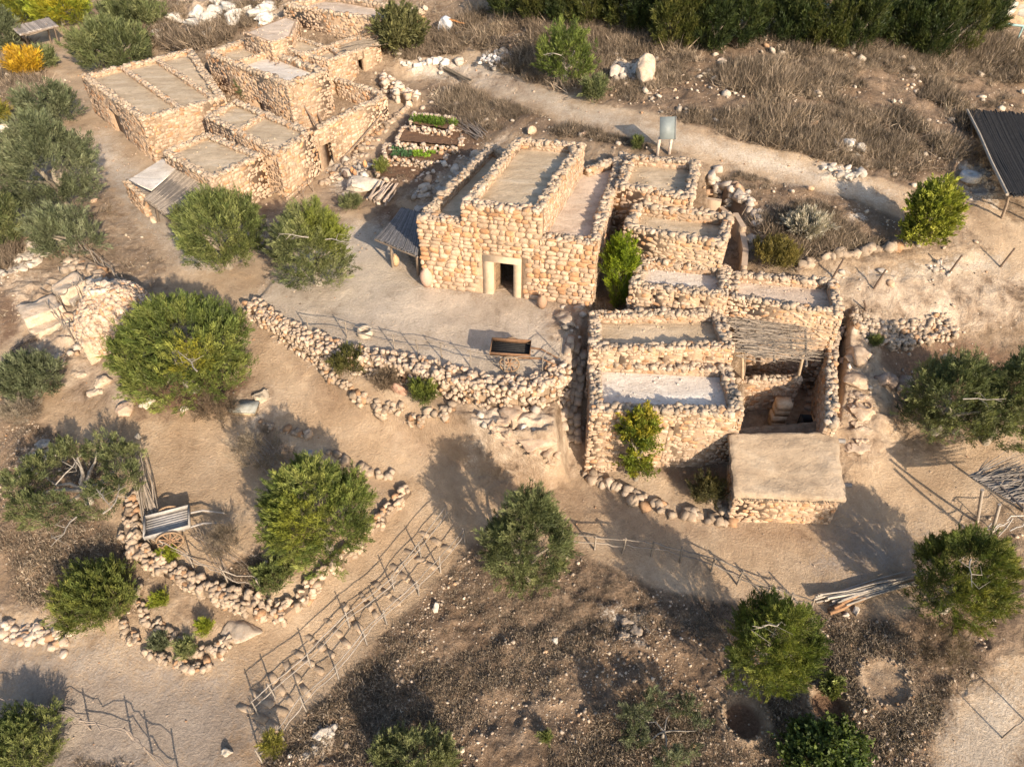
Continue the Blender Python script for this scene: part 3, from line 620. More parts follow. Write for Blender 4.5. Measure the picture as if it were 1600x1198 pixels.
back(bLL, bL - (bL-bLL)/np.linalg.norm(bL-bLL)*.02, zL, roofL); back(bL, bM, zM, roofM); back(bM, bR, zR, roofR)
for nm, q, z, m in (('roof', [a0 - nf*.6 + ux*.42, a1 - nf*.6, bL, bLL + ux*.42], roofL, M_ROOF), ('roof', [a1 - nf*.6 + ux*.4, a2 - nf*.6 - ux*.45, bM - ux*.45, bL + ux*.4], roofM, M_ROOF), ('roof', [a2 - nf*.6, a3 - nf*.6 - ux*.4, bR - ux*.4, bM], roofR, M_ROOFP)):
    mb = MB(); mb.prism(q, z - .25, z, (.4, .3, .2)); mb.build(nm, m, main)

# ---- right-hand cluster, stepping down the slope
zE = .05; zD = 1.0; zC = 1.95; zB = 3.45; zA = 4.15; zC2 = 1.75
def putlog(P, i, pxs, z, s=.27):
    """little square vent holes in side i at picture columns pxs"""
    A = P[i]; B = P[(i+1) % len(P)]; out = []
    for px in pxs:
        lo, hi = 0., 1.
        inc = proj([*A, z])[0] < proj([*B, z])[0]
        for _ in range(30):
            m = (lo+hi)/2; q = A + (B-A)*m
            if (proj([*q, z])[0] < px) == inc: lo = m
            else: hi = m
        x = lo*np.linalg.norm(B-A); out.append((x - s/2, x + s/2, z - s/2, z + s/2))
    return out
def mk(pts, z): return [p for p in ccw(zq(pts, z))]
pA = mk([(962,291),(1083,313),(1094,252),(982,241)], zA)
house('stone_house', 'small flat-roofed house behind the yard hall, topmost of the stepped row, below the grey sign', pA, zA, par=.45, roofm=M_ROOF, size=(.33, .21), cop=.36, th=.5)
pB = mk([(974,356),(1133,384),(1147,335),(992,316)], zB)
house('stone_house', 'flat-roofed rubble house with sagging back parapet, second from the top of the stepped row', pB, zB, par=.55, size=(.33, .21), cop=.42, th=.5, base=(.42, .315, .22))
pC = mk([(984,446),(1137,464),(1142,416),(1003,401)], zC)
front = [i for i in range(4) if 1]
def sidx(P, f):   # index of side facing the camera most
    n = len(P); best = None
    for i in range(n):
        a, b = P[i][:2], P[(i+1) % n][:2]; u = (b-a)/np.linalg.norm(b-a); nr = np.array([u[1], -u[0]]); s = nr @ np.array(f)
        if best is None or s > best[0]: best = (s, i)
    return best[1]
iC = sidx(pC, (0, -1)); PC = [np.array(p[:2]) for p in pC]
house('stone_house', 'pale-roofed house with three square vents, third in the stepped row beside the feathery bush', pC, zC, par=.45, roofm=M_ROOFW, cop=.32, th=.48, holes={iC: putlog(PC, iC, (1020,1056,1097), 1.42)})
pC2 = mk([(1138,466),(1318,492),(1306,437),(1143,424)], zC2)
house('stone_house', 'narrow flat-roofed room east of the three-vent house, above the branch pergola', pC2, zC2, par=.4, roofm=M_ROOFP, cop=.34, th=.42)
pD = mk([(922,556),(1003,552),(1003,541),(1148,543),(1130,486),(1000,470),(922,486)], zD)
PD = [np.array(p[:2]) for p in pD]
iD = sidx(pD, (0, -1))
pD = mk([(922,548),(1148,543),(1126,484),(922,486)], zD); PD = [np.array(p[:2]) for p in pD]; iD = sidx(pD, (0, -1))
house('stone_house', 'long flat-roofed house between the feathery bush and the branch pergola, above the whitest roof', pD, zD, par=.45, cop=.32, th=.5, zb=-3.2, holes={iD: putlog(PD, iD, (1032,1070,1106), .35) + putlog(PD, iD, (962,), .1)})
pE = mk([(924,642),(1162,648),(1140,570),(922,560)], zE); PE = [np.array(p[:2]) for p in pE]; iE = sidx(pE, (0, -1))
house('stone_house', 'lowest tall house with whitewashed roof, behind the small fruit tree on the lower path', pE, zE, par=.4, roofm=M_ROOFW, cop=.34, th=.5, zb=-4.8, holes={iE: putlog(PE, iE, (968,1049), -.95, .27)}, sinkroof=zE-.42)
# front byre with overhanging mud roof
zF = -2.0; zFb = -1.05
wf = [up(1150,773,zF-.3), up(1312,783,zF-.3), up(1306,690,zFb-.3), up(1150,686,zFb-.3)]
wf = ccw(wf); tf = [(wf[i][2], wf[(i+1) % 4][2]) for i in range(4)]
rt, PF, QF, _ = house('byre', 'low square stone byre with thick overhanging mud roof at the corner of the lower path', wf, zF - .2, zb=-4.8, par=0, cop=0, noroof=True, base=(.47, .34, .235), inner=-4.0, tops=tf)
mb = MB(); qq = ccw([up(1138,676,zFb), up(1148,773,zF), up(1322,779,zF), up(1308,672,zFb)]); m = 40; g = np.linspace(0, 1, m); V = []
for a in g:
    for b in g:
        p = qq[0]*(1-a)*(1-b) + qq[1]*a*(1-b) + qq[2]*a*b + qq[3]*(1-a)*b; e = min(a, 1-a, b, 1-b)
        V.append([p[0] + float(noise(p[0]*2.3, p[1]*2.3))*.05*(e < .03), p[1] + float(noise(p[0]*2.3, p[1]*2.3, 4))*.05*(e < .03), p[2] + float(fbm(p[0]*1.3, p[1]*1.3))*.05 - .04*math.sin(a*math.pi)*math.sin(b*math.pi) - (.07 if e == 0 else 0)])
V = np.array(V); I = np.arange(m*m).reshape(m, m)
mb.add(V, np.stack([I[:-1,:-1], I[1:,:-1], I[1:,1:], I[:-1,1:]], -1).reshape(-1, 4), (.4, .3, .2))
ed = list(I[0]) + list(I[1:, -1]) + list(I[-1, -2::-1]) + list(I[-2:0:-1, 0]); top = V[ed]; lo_ = top.copy(); lo_[:, 2] -= .2; k = len(ed)
mb.add(np.vstack([top, lo_]), [[i, (i+1) % k, k + (i+1) % k, k+i] for i in range(k)], (.33, .26, .18)); mb.add(lo_[[0, m-1, 2*m-2, 3*m-3]], [[0,1,2,3]], (.3, .2, .1))
mb.build('roof', M_ROOFM, rt, smooth=True)
for (x, y) in ((1313,688),(1323,757)):
    zz_ = (zFb if y < 700 else zF) - .33; mb = MB(); a = up(x-16, y, zz_); b_ = up(x+7, y+1, zz_); mb.tube([a, (a+b_)/2, b_], .11, 8, (.24, .22, .2)); mb.build('roof_beam', M_WOOD, rt)
mb = MB(); aa = up(1150,776,zF-.22); bb = up(1318,783,zF-.22); n = 150
t_ = rng.random(n); P = aa + (bb-aa)*t_[:, None] + np.array([0, .1, 0])
for p in P: mb.tube([p, p + np.array([rng.normal(0, .05), -.22 + rng.normal(0, .05), rng.normal(-.02, .02)])], .018, 4, (.27, .21, .15))
mb.build('reed_edge', M_WOOD, rt)
# courtyard right of the lowest house
def freewall(name, label, pts, ztop, th=.45, zb=None, cop=.32, cat='wall', base=LIME, size=(.28, .18)):
    q = [up(a, b, ztop) for a, b in pts]; zb = min(float(GG(p[0], p[1])) for p in q) - .4 if zb is None else zb
    mb = rwall(None, q, zb, ztop, th, size, base, GREY, cop); return tag(mb.build(name, M_STONE), label, cat)
freewall('courtyard_wall', 'tall courtyard wall topped with grey stones, east of the branch pergola', [(1306,500),(1300,560),(1299,664)], -.5, zb=-3.8, th=.5)
freewall('courtyard_wall', 'inner courtyard wall under the front edge of the branch pergola', [(1152,592),(1250,590)], -1.3, zb=-3.8, th=.45)

# ---- upper-left farmstead
z1 = 3.4
pL1 = mk([(126,119),(222,188),(352,153),(299,77)], z1); PL1 = [np.array(p[:2]) for p in pL1]
iSW = sidx(pL1, (-1, -.6))
def holeat(P, i, pa, pb, z0, z1_, zr=1.):
    h = putlog(P, i, (pa, pb), zr, 0); a, b = sorted((h[0][0], h[1][0])); return (a, b, z0, z1_)
rtA, *_ = house('farmhouse', 'longest farmhouse with three tan roof strips, end wall facing the beige lane', pL1, z1, zb=-.4, par=.3, cop=.34, th=.5, size=(.34,.22), holes={iSW: [holeat(PL1, iSW, 178, 192, -.4, 2.0)]})
for a, b in (((192,105),(281,167)), ((246,93),(334,152))): rwall(rtA, zq([a, b], z1), z1-.3, z1-.05, .4)
mb = MB(); u = (PL1[(iSW+1) % 4]-PL1[iSW]); u /= np.linalg.norm(u); nr = np.array([u[1], -u[0]]); h = holeat(PL1, iSW, 178, 192, 0, 2)
A = PL1[iSW] + u*h[0] - nr*.2; B = PL1[iSW] + u*h[1] - nr*.2; mb.prism([A, B, B - nr*.08, A - nr*.08], -.3, 2.0, (.2, .13, .08)); mb.build('door', M_WOOD, rtA)
zz = 4.6
pL2 = mk([(321,83),(449,134),(513,112),(380,63)], zz); PL2 = [np.array(p[:2]) for p in pL2]; i2 = sidx(pL2, (-1, -.6))
rtB, *_ = house('farmhouse', 'tall farmhouse with a white limewashed roof patch and loose sticks on it', pL2, zz, zb=-.3, par=.4, cop=.36, th=.5, size=(.34,.22), holes={i2: [holeat(PL2, i2, 402, 409, 1.5, 2.2, 2.)]})
rwall(rtB, zq([(364,99),(426,79)], zz), zz-.4, zz, .4)
q = zq([(370,103),(428,83),(498,110),(446,128)], zz-.38); mb = MB(); mb.prism(ccw([p[:2] for p in q]), zz-.45, zz-.385, (.6, .6, .6)); mb.build('lime_patch', M_ROOFW, rtB)
pL3 = mk([(380,51),(447,25),(467,33),(456,58),(424,68)], 5.7)
house('farmhouse', 'upper farm room with bare rounded tan roof and no parapet', pL3, 5.7, par=.02, cop=0, th=.4, size=(.34,.22), roofm=M_ROOFP)
pL4 = mk([(424,69),(461,57),(512,74),(474,88)], 4.9)
house('farmhouse', 'low farm room with plain tan roof between the white-roofed house and the long back building', pL4, 4.9, par=.1, cop=.3, th=.4, size=(.34,.22))
pL5 = mk([(472,86),(512,96),(594,70),(556,57)], 4.75); PL5 = [np.array(p[:2]) for p in pL5]; i5 = sidx(pL5, (.6, -1))
rtC, *_ = house('farmhouse', 'small farm room with a tall dark doorway beside the leafy tree', pL5, 4.75, par=.25, cop=.3, th=.45, size=(.34,.22), holes={i5: [holeat(PL5, i5, 561, 571, 1.5, 4.1, 3.5)]})
rwall(rtC, zq([(534,88),(516,74)], 4.75), 4.5, 4.75, .35)
mb = MB()
for k in range(26):
    a = up(rng.uniform(532,550), rng.uniform(69,80), 4.85); b = a + np.array([rng.uniform(1.5,3), rng.uniform(.6,1.8), .05]); mb.tube([a, (a+b)/2 + [0,0,.05], b], .035, 4, (.25,.2,.15))
mb.build('branch_cover', M_WOOD, rtC)
pL6 = mk([(441,9),(592,32),(664,18),(512,-9)], 6.4)
house('farmhouse', 'long rear stone building at the top edge, behind the leafy tree', pL6, 6.4, par=.4, cop=.36, th=.5, size=(.36,.25), roofm=M_ROOFP)
z8 = 3.25
pL8 = mk([(320,183),(434,240),(489,206),(369,157)], z8)
rtD, *_ = house('farmhouse', 'farmhouse with two tan roof panels split by a low stone ridge', pL8, z8, zb=-.4, par=.2, cop=.32, th=.45, size=(.34,.22), detail={sidx(pL8, (.6,-1)): ('rubble', (.34,.22), (.52,.385,.27))})
rwall(rtD, zq([(366,207),(416,176)], z8), z8-.2, z8, .4)
py_ = mk([(491,205),(604,151),(586,140),(518,120)], z8); PY = [np.array(p[:2]) for p in py_]; iy = sidx(py_, (.6, -1))
skip_i = sidx(py_, (-1, -.3))
house('farm_courtyard', 'open walled farm courtyard with framed doorway in its long sunlit front wall', py_, z8, zb=-.4, par=.3, cop=.34, th=.5, size=(.34,.23), base=(.52,.385,.27), noroof=True, skip=(skip_i,), inner=.8, cat='courtyard wall', holes={iy: [holeat(PY, iy, 503, 520, -.4, 2.0, 1.)]})
pL9 = mk([(254,238),(328,281),(410,243),(326,208)], 2.8)
house('farmhouse', 'low square farmhouse beside the lane, between the three-strip roof and the reed awning', pL9, 2.8, zb=-.4, par=.2, cop=.32, th=.45, size=(.34,.22), detail={sidx(pL9, (.6,-1)): ('rubble', (.34,.22), (.50,.375,.265))})

# ------------------------------------------------------------------ reed roofs on posts
def reedroof(name, label, cor, posts, col=(.33,.27,.2), n=60, th=.05, mat=None, cat='awning', beam=True, sag=.1, rail=(.26,.2,.15), rad=.035):
    """cor: four 3D corners a,b,c,d; reeds run a->b ... d->c"""
    a, b, c, d = [np.array(p, float) for p in cor]; ct = (a+b+c+d)/4
    rt = root(name, (ct[0], ct[1], min(p[0][2] for p in posts)), label, cat)
    mb = MB()
    for k in range(n):
        t = (k + .5) / n; p = a*(1-t) + d*t; q = b*(1-t) + c*t; dd = (q-p); e0, e1 = rng.normal(0, .015, 2)
        pts = [p + dd*(e0), p + dd*.33, p + dd*.66, q + dd*e1]
        pts = [np.array(x) + [0, 0, -sag*math.sin(math.pi*(i/3.)) + rng.normal(0, .015)] for i, x in enumerate(pts)]
        mb.tube(pts, rad*rng.uniform(.8, 1.3), 4, np.array(col)*rng.uniform(.65, 1.25))
    # matting under the reeds
    mb.add([a-[0,0,.05], b-[0,0,.05], c-[0,0,.05], d-[0,0,.05]], [[0,1,2,3]], np.array(col)*.6)
    mb.build('reed_roof', mat or M_WOOD, rt)
    for foot, top in posts:
        mb = MB(); f = np.array(foot, float); t = np.array(top, float); m_ = (f+t)/2 + [rng.normal(0,.03), rng.normal(0,.03), 0]; mb.tube([f - [0,0,.2], m_, t], [.09,.08,.07], 6, rail); mb.build('post', M_WOOD, rt)
    if beam:
        for p, q in ((a, d), (b, c)):
            mb = MB(); mb.tube([p - [0,0,.12], q - [0,0,.12]], .06, 6, rail); mb.build('beam', M_WOOD, rt)
    return rt
c4 = [up(627,325,2.3), up(586,372,1.9), up(652,399,2.3), up(661,333,2.6)]
reedroof('reed_awning', 'dark reed awning on crooked posts leaning against the west wall of the hall', c4, [(gq(614,417), up(611,381,2.0)), (gq(653,428), up(650,396,2.3)), (gq(632,372), up(630,330,2.25))], (.16,.155,.16), 70)
c4 = [up(274,266,2.1), up(226,310,1.8), up(262,337,1.7), up(325,292,2.0)]
rs = reedroof('reed_shed', 'grey reed and board lean-to beside the lane, below the low farmhouse', c4, [(gq(247,345)+[0,0,0], up(244,322,1.75)), (gq(283,338), up(280,318,1.75)), (gq(225,330), up(227,309,1.8))], (.30,.25,.2), 60)
mb = MB(); q = zq([(201,281),(254,248),(277,262),(236,297)], 2.0); mb.prism(ccw([p[:2] for p in q]), 1.92, 2.0, (.62,.55,.46)); mb.build('board_roof', M_ROOFW, rs)
mb = rwall(None, zq([(197,283),(222,306)], 1.5), -.3, 1.5, .35); ORG[rs.name] = ORG[rs.name]; mb.build('wall', M_STONE, rs)
c4 = [up(18,43,3.2), up(30,54,3.0), up(91,40,3.0), up(77,28,3.2)]
reedroof('shelter', 'small shade shelter with weathered plank roof on the far lane at top left', c4, [(gq(47,75), up(36,53,3.0)), (gq(92,72), up(84,42,3.0)), (gq(80,68), up(72,38,3.1)), (gq(39,70), up(26,48,3.1))], (.34,.30,.27), 26, rad=.09)
c4 = [up(1513,173,4.5), up(1576,303,4.1), up(1690,306,4.1), up(1620,180,4.5)]
sh = reedroof('shade_shelter', 'dark mesh-roofed shade shelter cut by the right edge of the picture', c4, [(gq(1566,340), up(1578,300,4.1)), (gq(1610,345), up(1622,306,4.1)), (gq(1520,215), up(1516,180,4.5)), (gq(1660,350), up(1680,306,4.1))], (.045,.042,.04), 90, rad=.06)
mb = MB(); a, b = up(1511,172,4.58), up(1574,304,4.18); mb.tube([a, (a*2+b)/3 + [.03,0,.02], (a+2*b)/3 - [.03,0,0], b], .09, 6, (.36,.31,.25)); mb.build('beam', M_WOOD, sh)
# branch pergola in the courtyard
rt = root('branch_pergola', gq(1215,560), 'branch-covered pergola over the walled courtyard', 'pergola')
mb = MB(); ZP = .55
for k in range(150):
    t = rng.random(); y = 492 + t*62 + rng.normal(0, 2); x0 = 1128 + t*22 + rng.uniform(-6, 22); x1 = rng.uniform(1190, 1282) + t*6
    if rng.random() < .4: x0, x1 = rng.uniform(1150,1200), rng.uniform(1262, 1290)
    a, b = up(x0, y, ZP + .05 + rng.uniform(0,.12)), up(x1, y + 10 + rng.normal(0, 4), ZP + .05 + rng.uniform(0,.15))
    pts = [a + (b-a)*s + np.array([0, rng.normal(0,.07), rng.normal(0,.03)]) for s in np.linspace(0,1,6)]
    col = np.array((.30,.245,.19))*rng.uniform(.55,1.25); mb.tube(pts, np.linspace(.035,.01,6), 4, col)
    for j in range(4):
        p = pts[rng.integers(1,5)]; mb.tube([p, p + np.array([rng.uniform(.1,.5), rng.uniform(-.3,.3), rng.uniform(-.05,.1)])], [.012,.005], 3, col)
mb.build('branch_cover', M_WOOD, rt)
for (x0,y0,x1,y1) in ((1143,478,1154,542),(1174,489,1181,558),(1203,493,1210,565),(1232,490,1238,560),(1258,505,1260,572)):
    mb = MB(); mb.tube([up(x0,y0,ZP), up((x0+x1)/2,(y0+y1)/2,ZP+.03), up(x1,y1,ZP)], .06, 6, (.2,.17,.14)); mb.build('beam', M_WOOD, rt)
for f, t in (((1247,590),(1256,550)), ((1160,592),(1160,545))):
    mb = MB(); a = up(f[0], f[1], -1.3); mb.tube([a, up(t[0],t[1],ZP)], .08, 6, (.4,.3,.2)); mb.build('post', M_WOOD, rt)
rt = root('shade_screen', gq(1570,790), 'leaning shade screen of grey branches beside the right-hand fence', 'shade screen'); mb = MB(); ZB = -1.2
for k in range(150):
    t = rng.random(); a = up(1512 + t*75, 742 + t*45, ZB + rng.uniform(0,.1)); b = a + np.array([rng.uniform(1.2,4.4), rng.uniform(-.4,1.7), rng.uniform(-.1,.25)])
    mb.tube([a, (a+b)/2 + rng.normal(0,.05,3), b], [.03,.022,.008], 4, np.array((.27,.235,.2))*rng.uniform(.55,1.25))
mb.build('branch_cover', M_WOOD, rt)
for (f, t) in (((1545,850),(1562,788)), ((1527,815),(1535,765)), ((1600,800),(1600,740))):
    mb = MB(); mb.tube([gq(*f), up(*t, ZB)], .07, 6, (.33,.28,.23)); mb.build('post', M_WOOD, rt)
mb = MB(); mb.tube([up(1545,742,ZB+.12), up(1600,795,ZB+.12)], .06, 5, (.15,.12,.1)); mb.build('beam', M_WOOD, rt)

# ------------------------------------------------------------------ dry-stone walls, kerbs and rubble
def drywall(name, label, pts, h, wd, size=.21, base=(.36,.28,.205), cat='stone wall', side=0, group=None, dens=1., heap=False):
    """stones stacked along a ground line: body of stones between the ground and h above the start height"""
    q = [gq(*p) for p in pts]; mb = MB(); P = []; SZ = []
    hh = np.broadcast_to(h, len(q)) if np.ndim(h) else np.full(len(q), h)
    for i, (a, b) in enumerate(zip(q[:-1], q[1:])):
        L = np.linalg.norm((b-a)[:2]); n = int(dens * L * (wd/size + .6) / size * 1.5); u = (b-a)[:2]/max(L,1e-6); v = np.array([-u[1], u[0]])
        for _ in range(max(n, 1)):
            t = rng.random(); o = rng.uniform(-.5, .5); c = a + (b-a)*t; xy = c[:2] + v*o*wd; H_ = (hh[i]*(1-t) + hh[i+1]*t)
            if heap: H_ *= max(.15, 1 - abs(o)*1.6)
            g = float(GG(xy[0], xy[1])); top = max(a[2]*(1-t) + b[2]*t, g) + H_
            lv = max(1, int((top - g) / (size*.62)))
            edge = abs(o) > .3
            for k in (range(lv) if edge else [lv - 1]):
                P.append([xy[0] + rng.normal(0,.03), xy[1] + rng.normal(0,.03), g + (k + .22)*(top-g)/lv]); SZ.append(size*rng.uniform(.75,1.45))
        if not heap and (h if np.ndim(h)==0 else max(h)) > .3:
            A, B = a[:2] + v*wd*.36, b[:2] + v*wd*.36; A2, B2 = a[:2] - v*wd*.36, b[:2] - v*wd*.36
            zt = min(a[2] + hh[i], b[2] + hh[i+1]) - size*.35; zb_ = min(float(GG(*x)) for x in (A,B,A2,B2)) - .3
            if zt > zb_: mb.prism([A2, B2, B, A], zb_, zt, (.27,.2,.14))
    rocks(mb, np.array(P), np.array(SZ), base, .14, .72, .35)
    o = mb.build(name, M_STONE); return tag(o, label, cat, group)
# plaza retaining wall: tall face down to the path
q = [(386,475),(410,492),(433,507),(470,527),(505,545),(545,558),(585,564),(625,570),(670,582),(715,594),(760,603),(810,608),(850,602),(876,587),(888,568)]
mb = MB(); W = [up(a, b, .12) for a, b in q]; P = []; SZ = []
for i, (a, b) in enumerate(zip(W[:-1], W[1:])):
    u = (b-a)[:2]; L = np.linalg.norm(u); u /= L; out = np.array([u[1], -u[0]]); 
    wd = .75 if i > 2 else .55
    o1 = a[:2] + out*.1; o2 = b[:2] + out*.1
    zb_ = min(float(GG(*(o1 + out*.55))), float(GG(*(o2 + out*.55)))) - .3
    mb.prism([o1, o1 - out*wd, o2 - out*wd, o2][::-1], zb_, .12, (.3,.22,.15))
    zt = .15
    nface = int(L * max(.3, zt - zb_) / .05)
    for _ in range(nface):
        t = rng.random(); k = rng.random(); xy = (a + (b-a)*t)[:2] + out*(.14 + .16*k)
        z = zt - k*(zt - zb_ - .2); P.append([xy[0], xy[1], z]); SZ.append(rng.uniform(.16, .30))
    for _ in range(int(L / .04)):
        t = rng.random(); o = rng.random(); xy = (a + (b-a)*t)[:2] + out*(.2 - o*(wd + .3)); P.append([xy[0], xy[1], zt + rng.uniform(-.02,.1)]); SZ.append(rng.uniform(.18, .34))
rocks(mb, np.array(P), np.array(SZ), PALE, .14, .75, .4)
tag(mb.build('retaining_wall', M_STONE), 'long curved dry-stone retaining wall holding up the open yard', 'stone wall')
drywall('planter_wall', 'low curved stone edging of the planting bed below the open yard', [(506,562),(512,588),(535,606),(562,622),(600,640),(640,652),(680,655),(702,645),(708,633)], .3, .42, .28)
drywall('stone_wall', 'thick terrace wall curving below the old wooden cart', [(214,775),(206,810),(207,850),(222,872),(262,892),(310,915),(355,935),(400,950),(442,962)], [.3,.4,.5,.55,.5,.5,.5,.5,.4], .66, .24)
drywall('stone_wall', 'straight stone wall beside the sloping path, running past the twin bright green tree', [(438,968),(470,940),(503,905),(535,878),(568,845),(600,812),(638,768)],   .45, .5, .24, (.43,.33,.24))
drywall('bed_edging', 'inner curved row of small stones round the herb bed in the lower left', [(214,912),(216,940),(228,965),(250,982),(285,1003),(315,1022),(345,1010),(357,995)], .28, .3, .22)
drywall('bed_edging', 'outer row of small stones along the herb bed beside the lower road', [(190,965),(195,990),(225,1012),(262,1032),(300,1047),(318,1046),(345,1022),(360,1000)], .28, .3, .22)
drywall('stone_wall', 'rough stone border of the planting bed in front of the lowest tall house', [(918,712),(921,745),(945,758),(985,775),(1030,795),(1080,805),(1135,812)], .3, .5, .42)
drywall('rubble_wall', 'spread rubble terrace east of the narrow flat-roofed room', [(1322,508),(1360,520),(1400,525),(1445,520),(1488,508)], .2, 1.4, .24, (.40,.32,.24), heap=True)
drywall('boulder_wall', 'row of pale boulders holding the scrub bank right of the round brown bush', [(1243,425),(1268,412),(1300,400),(1350,393),(1395,388),(1422,386)], .35, .4, .55)
drywall('boulder_wall', 'curved row of round boulders above the sunken pit by the stepped houses', [(1108,298),(1135,293),(1158,300),(1172,318),(1182,340),(1186,362),(1180,380)], .35, .8, .5, (.45,.38,.31))
drywall('rubble_wall', 'tumbled rubble wall above the vegetable beds, behind the farm courtyard', [(598,128),(612,140),(632,158),(655,165)], .9, 1.0, .5, (.56,.46,.36))
drywall('kerb_stones', 'broken line of low kerb stones beside the wide path, left of the bright green tree', [(420,665),(450,676),(485,682)], .12, .25, .3, dens=1.)
drywall('kerb_stones', 'line of kerb stones above the straight stone wall, at the tip of the tree', [(515,705),(545,722),(575,738),(612,744)], .2, .3, .36, dens=1.)
drywall('kerb_stones', 'pale rock ledge with rubble along the lower left road', [(0,982),(40,990),(80,1000),(110,1006)], .15, .8, .3, (.5,.4,.31), heap=True)
drywall('stone_wall', 'low stone wall between the long farm front wall and the vegetable beds', [(505,290),(540,262),(575,222),(612,190),(648,160)], .3, .4, .3)
drywall('stone_row', 'row of white rocks at the head of the upper trail', [(628,103),(650,100),(675,98),(700,100)], .3, .6, .45, (.56,.51,.45))
drywall('rubble_wall', 'small rubble heap at the corner of the trench railing beside the lane', [(100,425),(125,410),(150,425),(160,437)], .45, .9, .42)
drywall('stone_wall', 'rough stone foundation wall left of the mud-roofed byre', [(1105,775),(1128,800),(1150,815)], .25, .4, .4)
drywall('rubble_wall', 'cracked boulder wall behind the olive group at right', [(1372,590),(1400,600),(1425,612),(1432,650)], .3, .5, .6, (.40,.30,.23))
for k, (z, p) in enumerate(BEDS):
    q = p[::-1]
    lab = ['top vegetable bed with a row of low green herbs', 'second vegetable bed of bare brown soil', 'third vegetable bed planted with lettuces and cabbages', 'lowest vegetable bed of bare soil with a leafy bush at its corner'][k]
    rt = root('garden_bed', up(*p[0], z), lab + ', edged with stones', 'garden bed', 'terraced vegetable beds')
    mb = MB(); P = []; W = [up(a, b, z) for a, b in p]; W.append(W[0])
    for i, (a, b) in enumerate(zip(W[:-1], W[1:])):
        L = np.linalg.norm((b-a)[:2]); fr_ = 1 if i in (2,) else .6
        for _ in range(int(L*22*fr_) + 2):
            t = rng.random(); xy = (a + (b-a)*t)[:2] + rng.normal(0,.07,2); 
            if i == 2: xy = xy + np.array([0,-.25]); zz_ = z - rng.random()*.6
            else: zz_ = z + .02
            P.append([xy[0], xy[1], zz_ + .08])
    rocks(mb, np.array(P), rng.uniform(.18,.32,len(P)), (.48,.38,.29), .12); mb.build('stone_edging', M_STONE, rt)
    mb = MB(); q = ccw([x[:2] for x in W[:4]]); q = offset_in(q, .15)
    n_ = 26; a_, b_, c_, d_ = q; V = []
    for i in range(n_):
        for j in range(n_):
            s, t = i/(n_-1), j/(n_-1); x = (a_*(1-s)*(1-t) + b_*s*(1-t) + c_*s*t + d_*(1-s)*t); V.append([x[0], x[1], z + .1 + noise(x[0]*4, x[1]*4)*.05])
    I = np.arange(n_*n_).reshape(n_, n_); mb.add(np.array(V), np.stack([I[:-1,:-1], I[1:,:-1], I[1:,1:], I[:-1,1:]], -1).reshape(-1,4), (.17,.095,.055)); mb.build('soil', M_SOILB, rt)

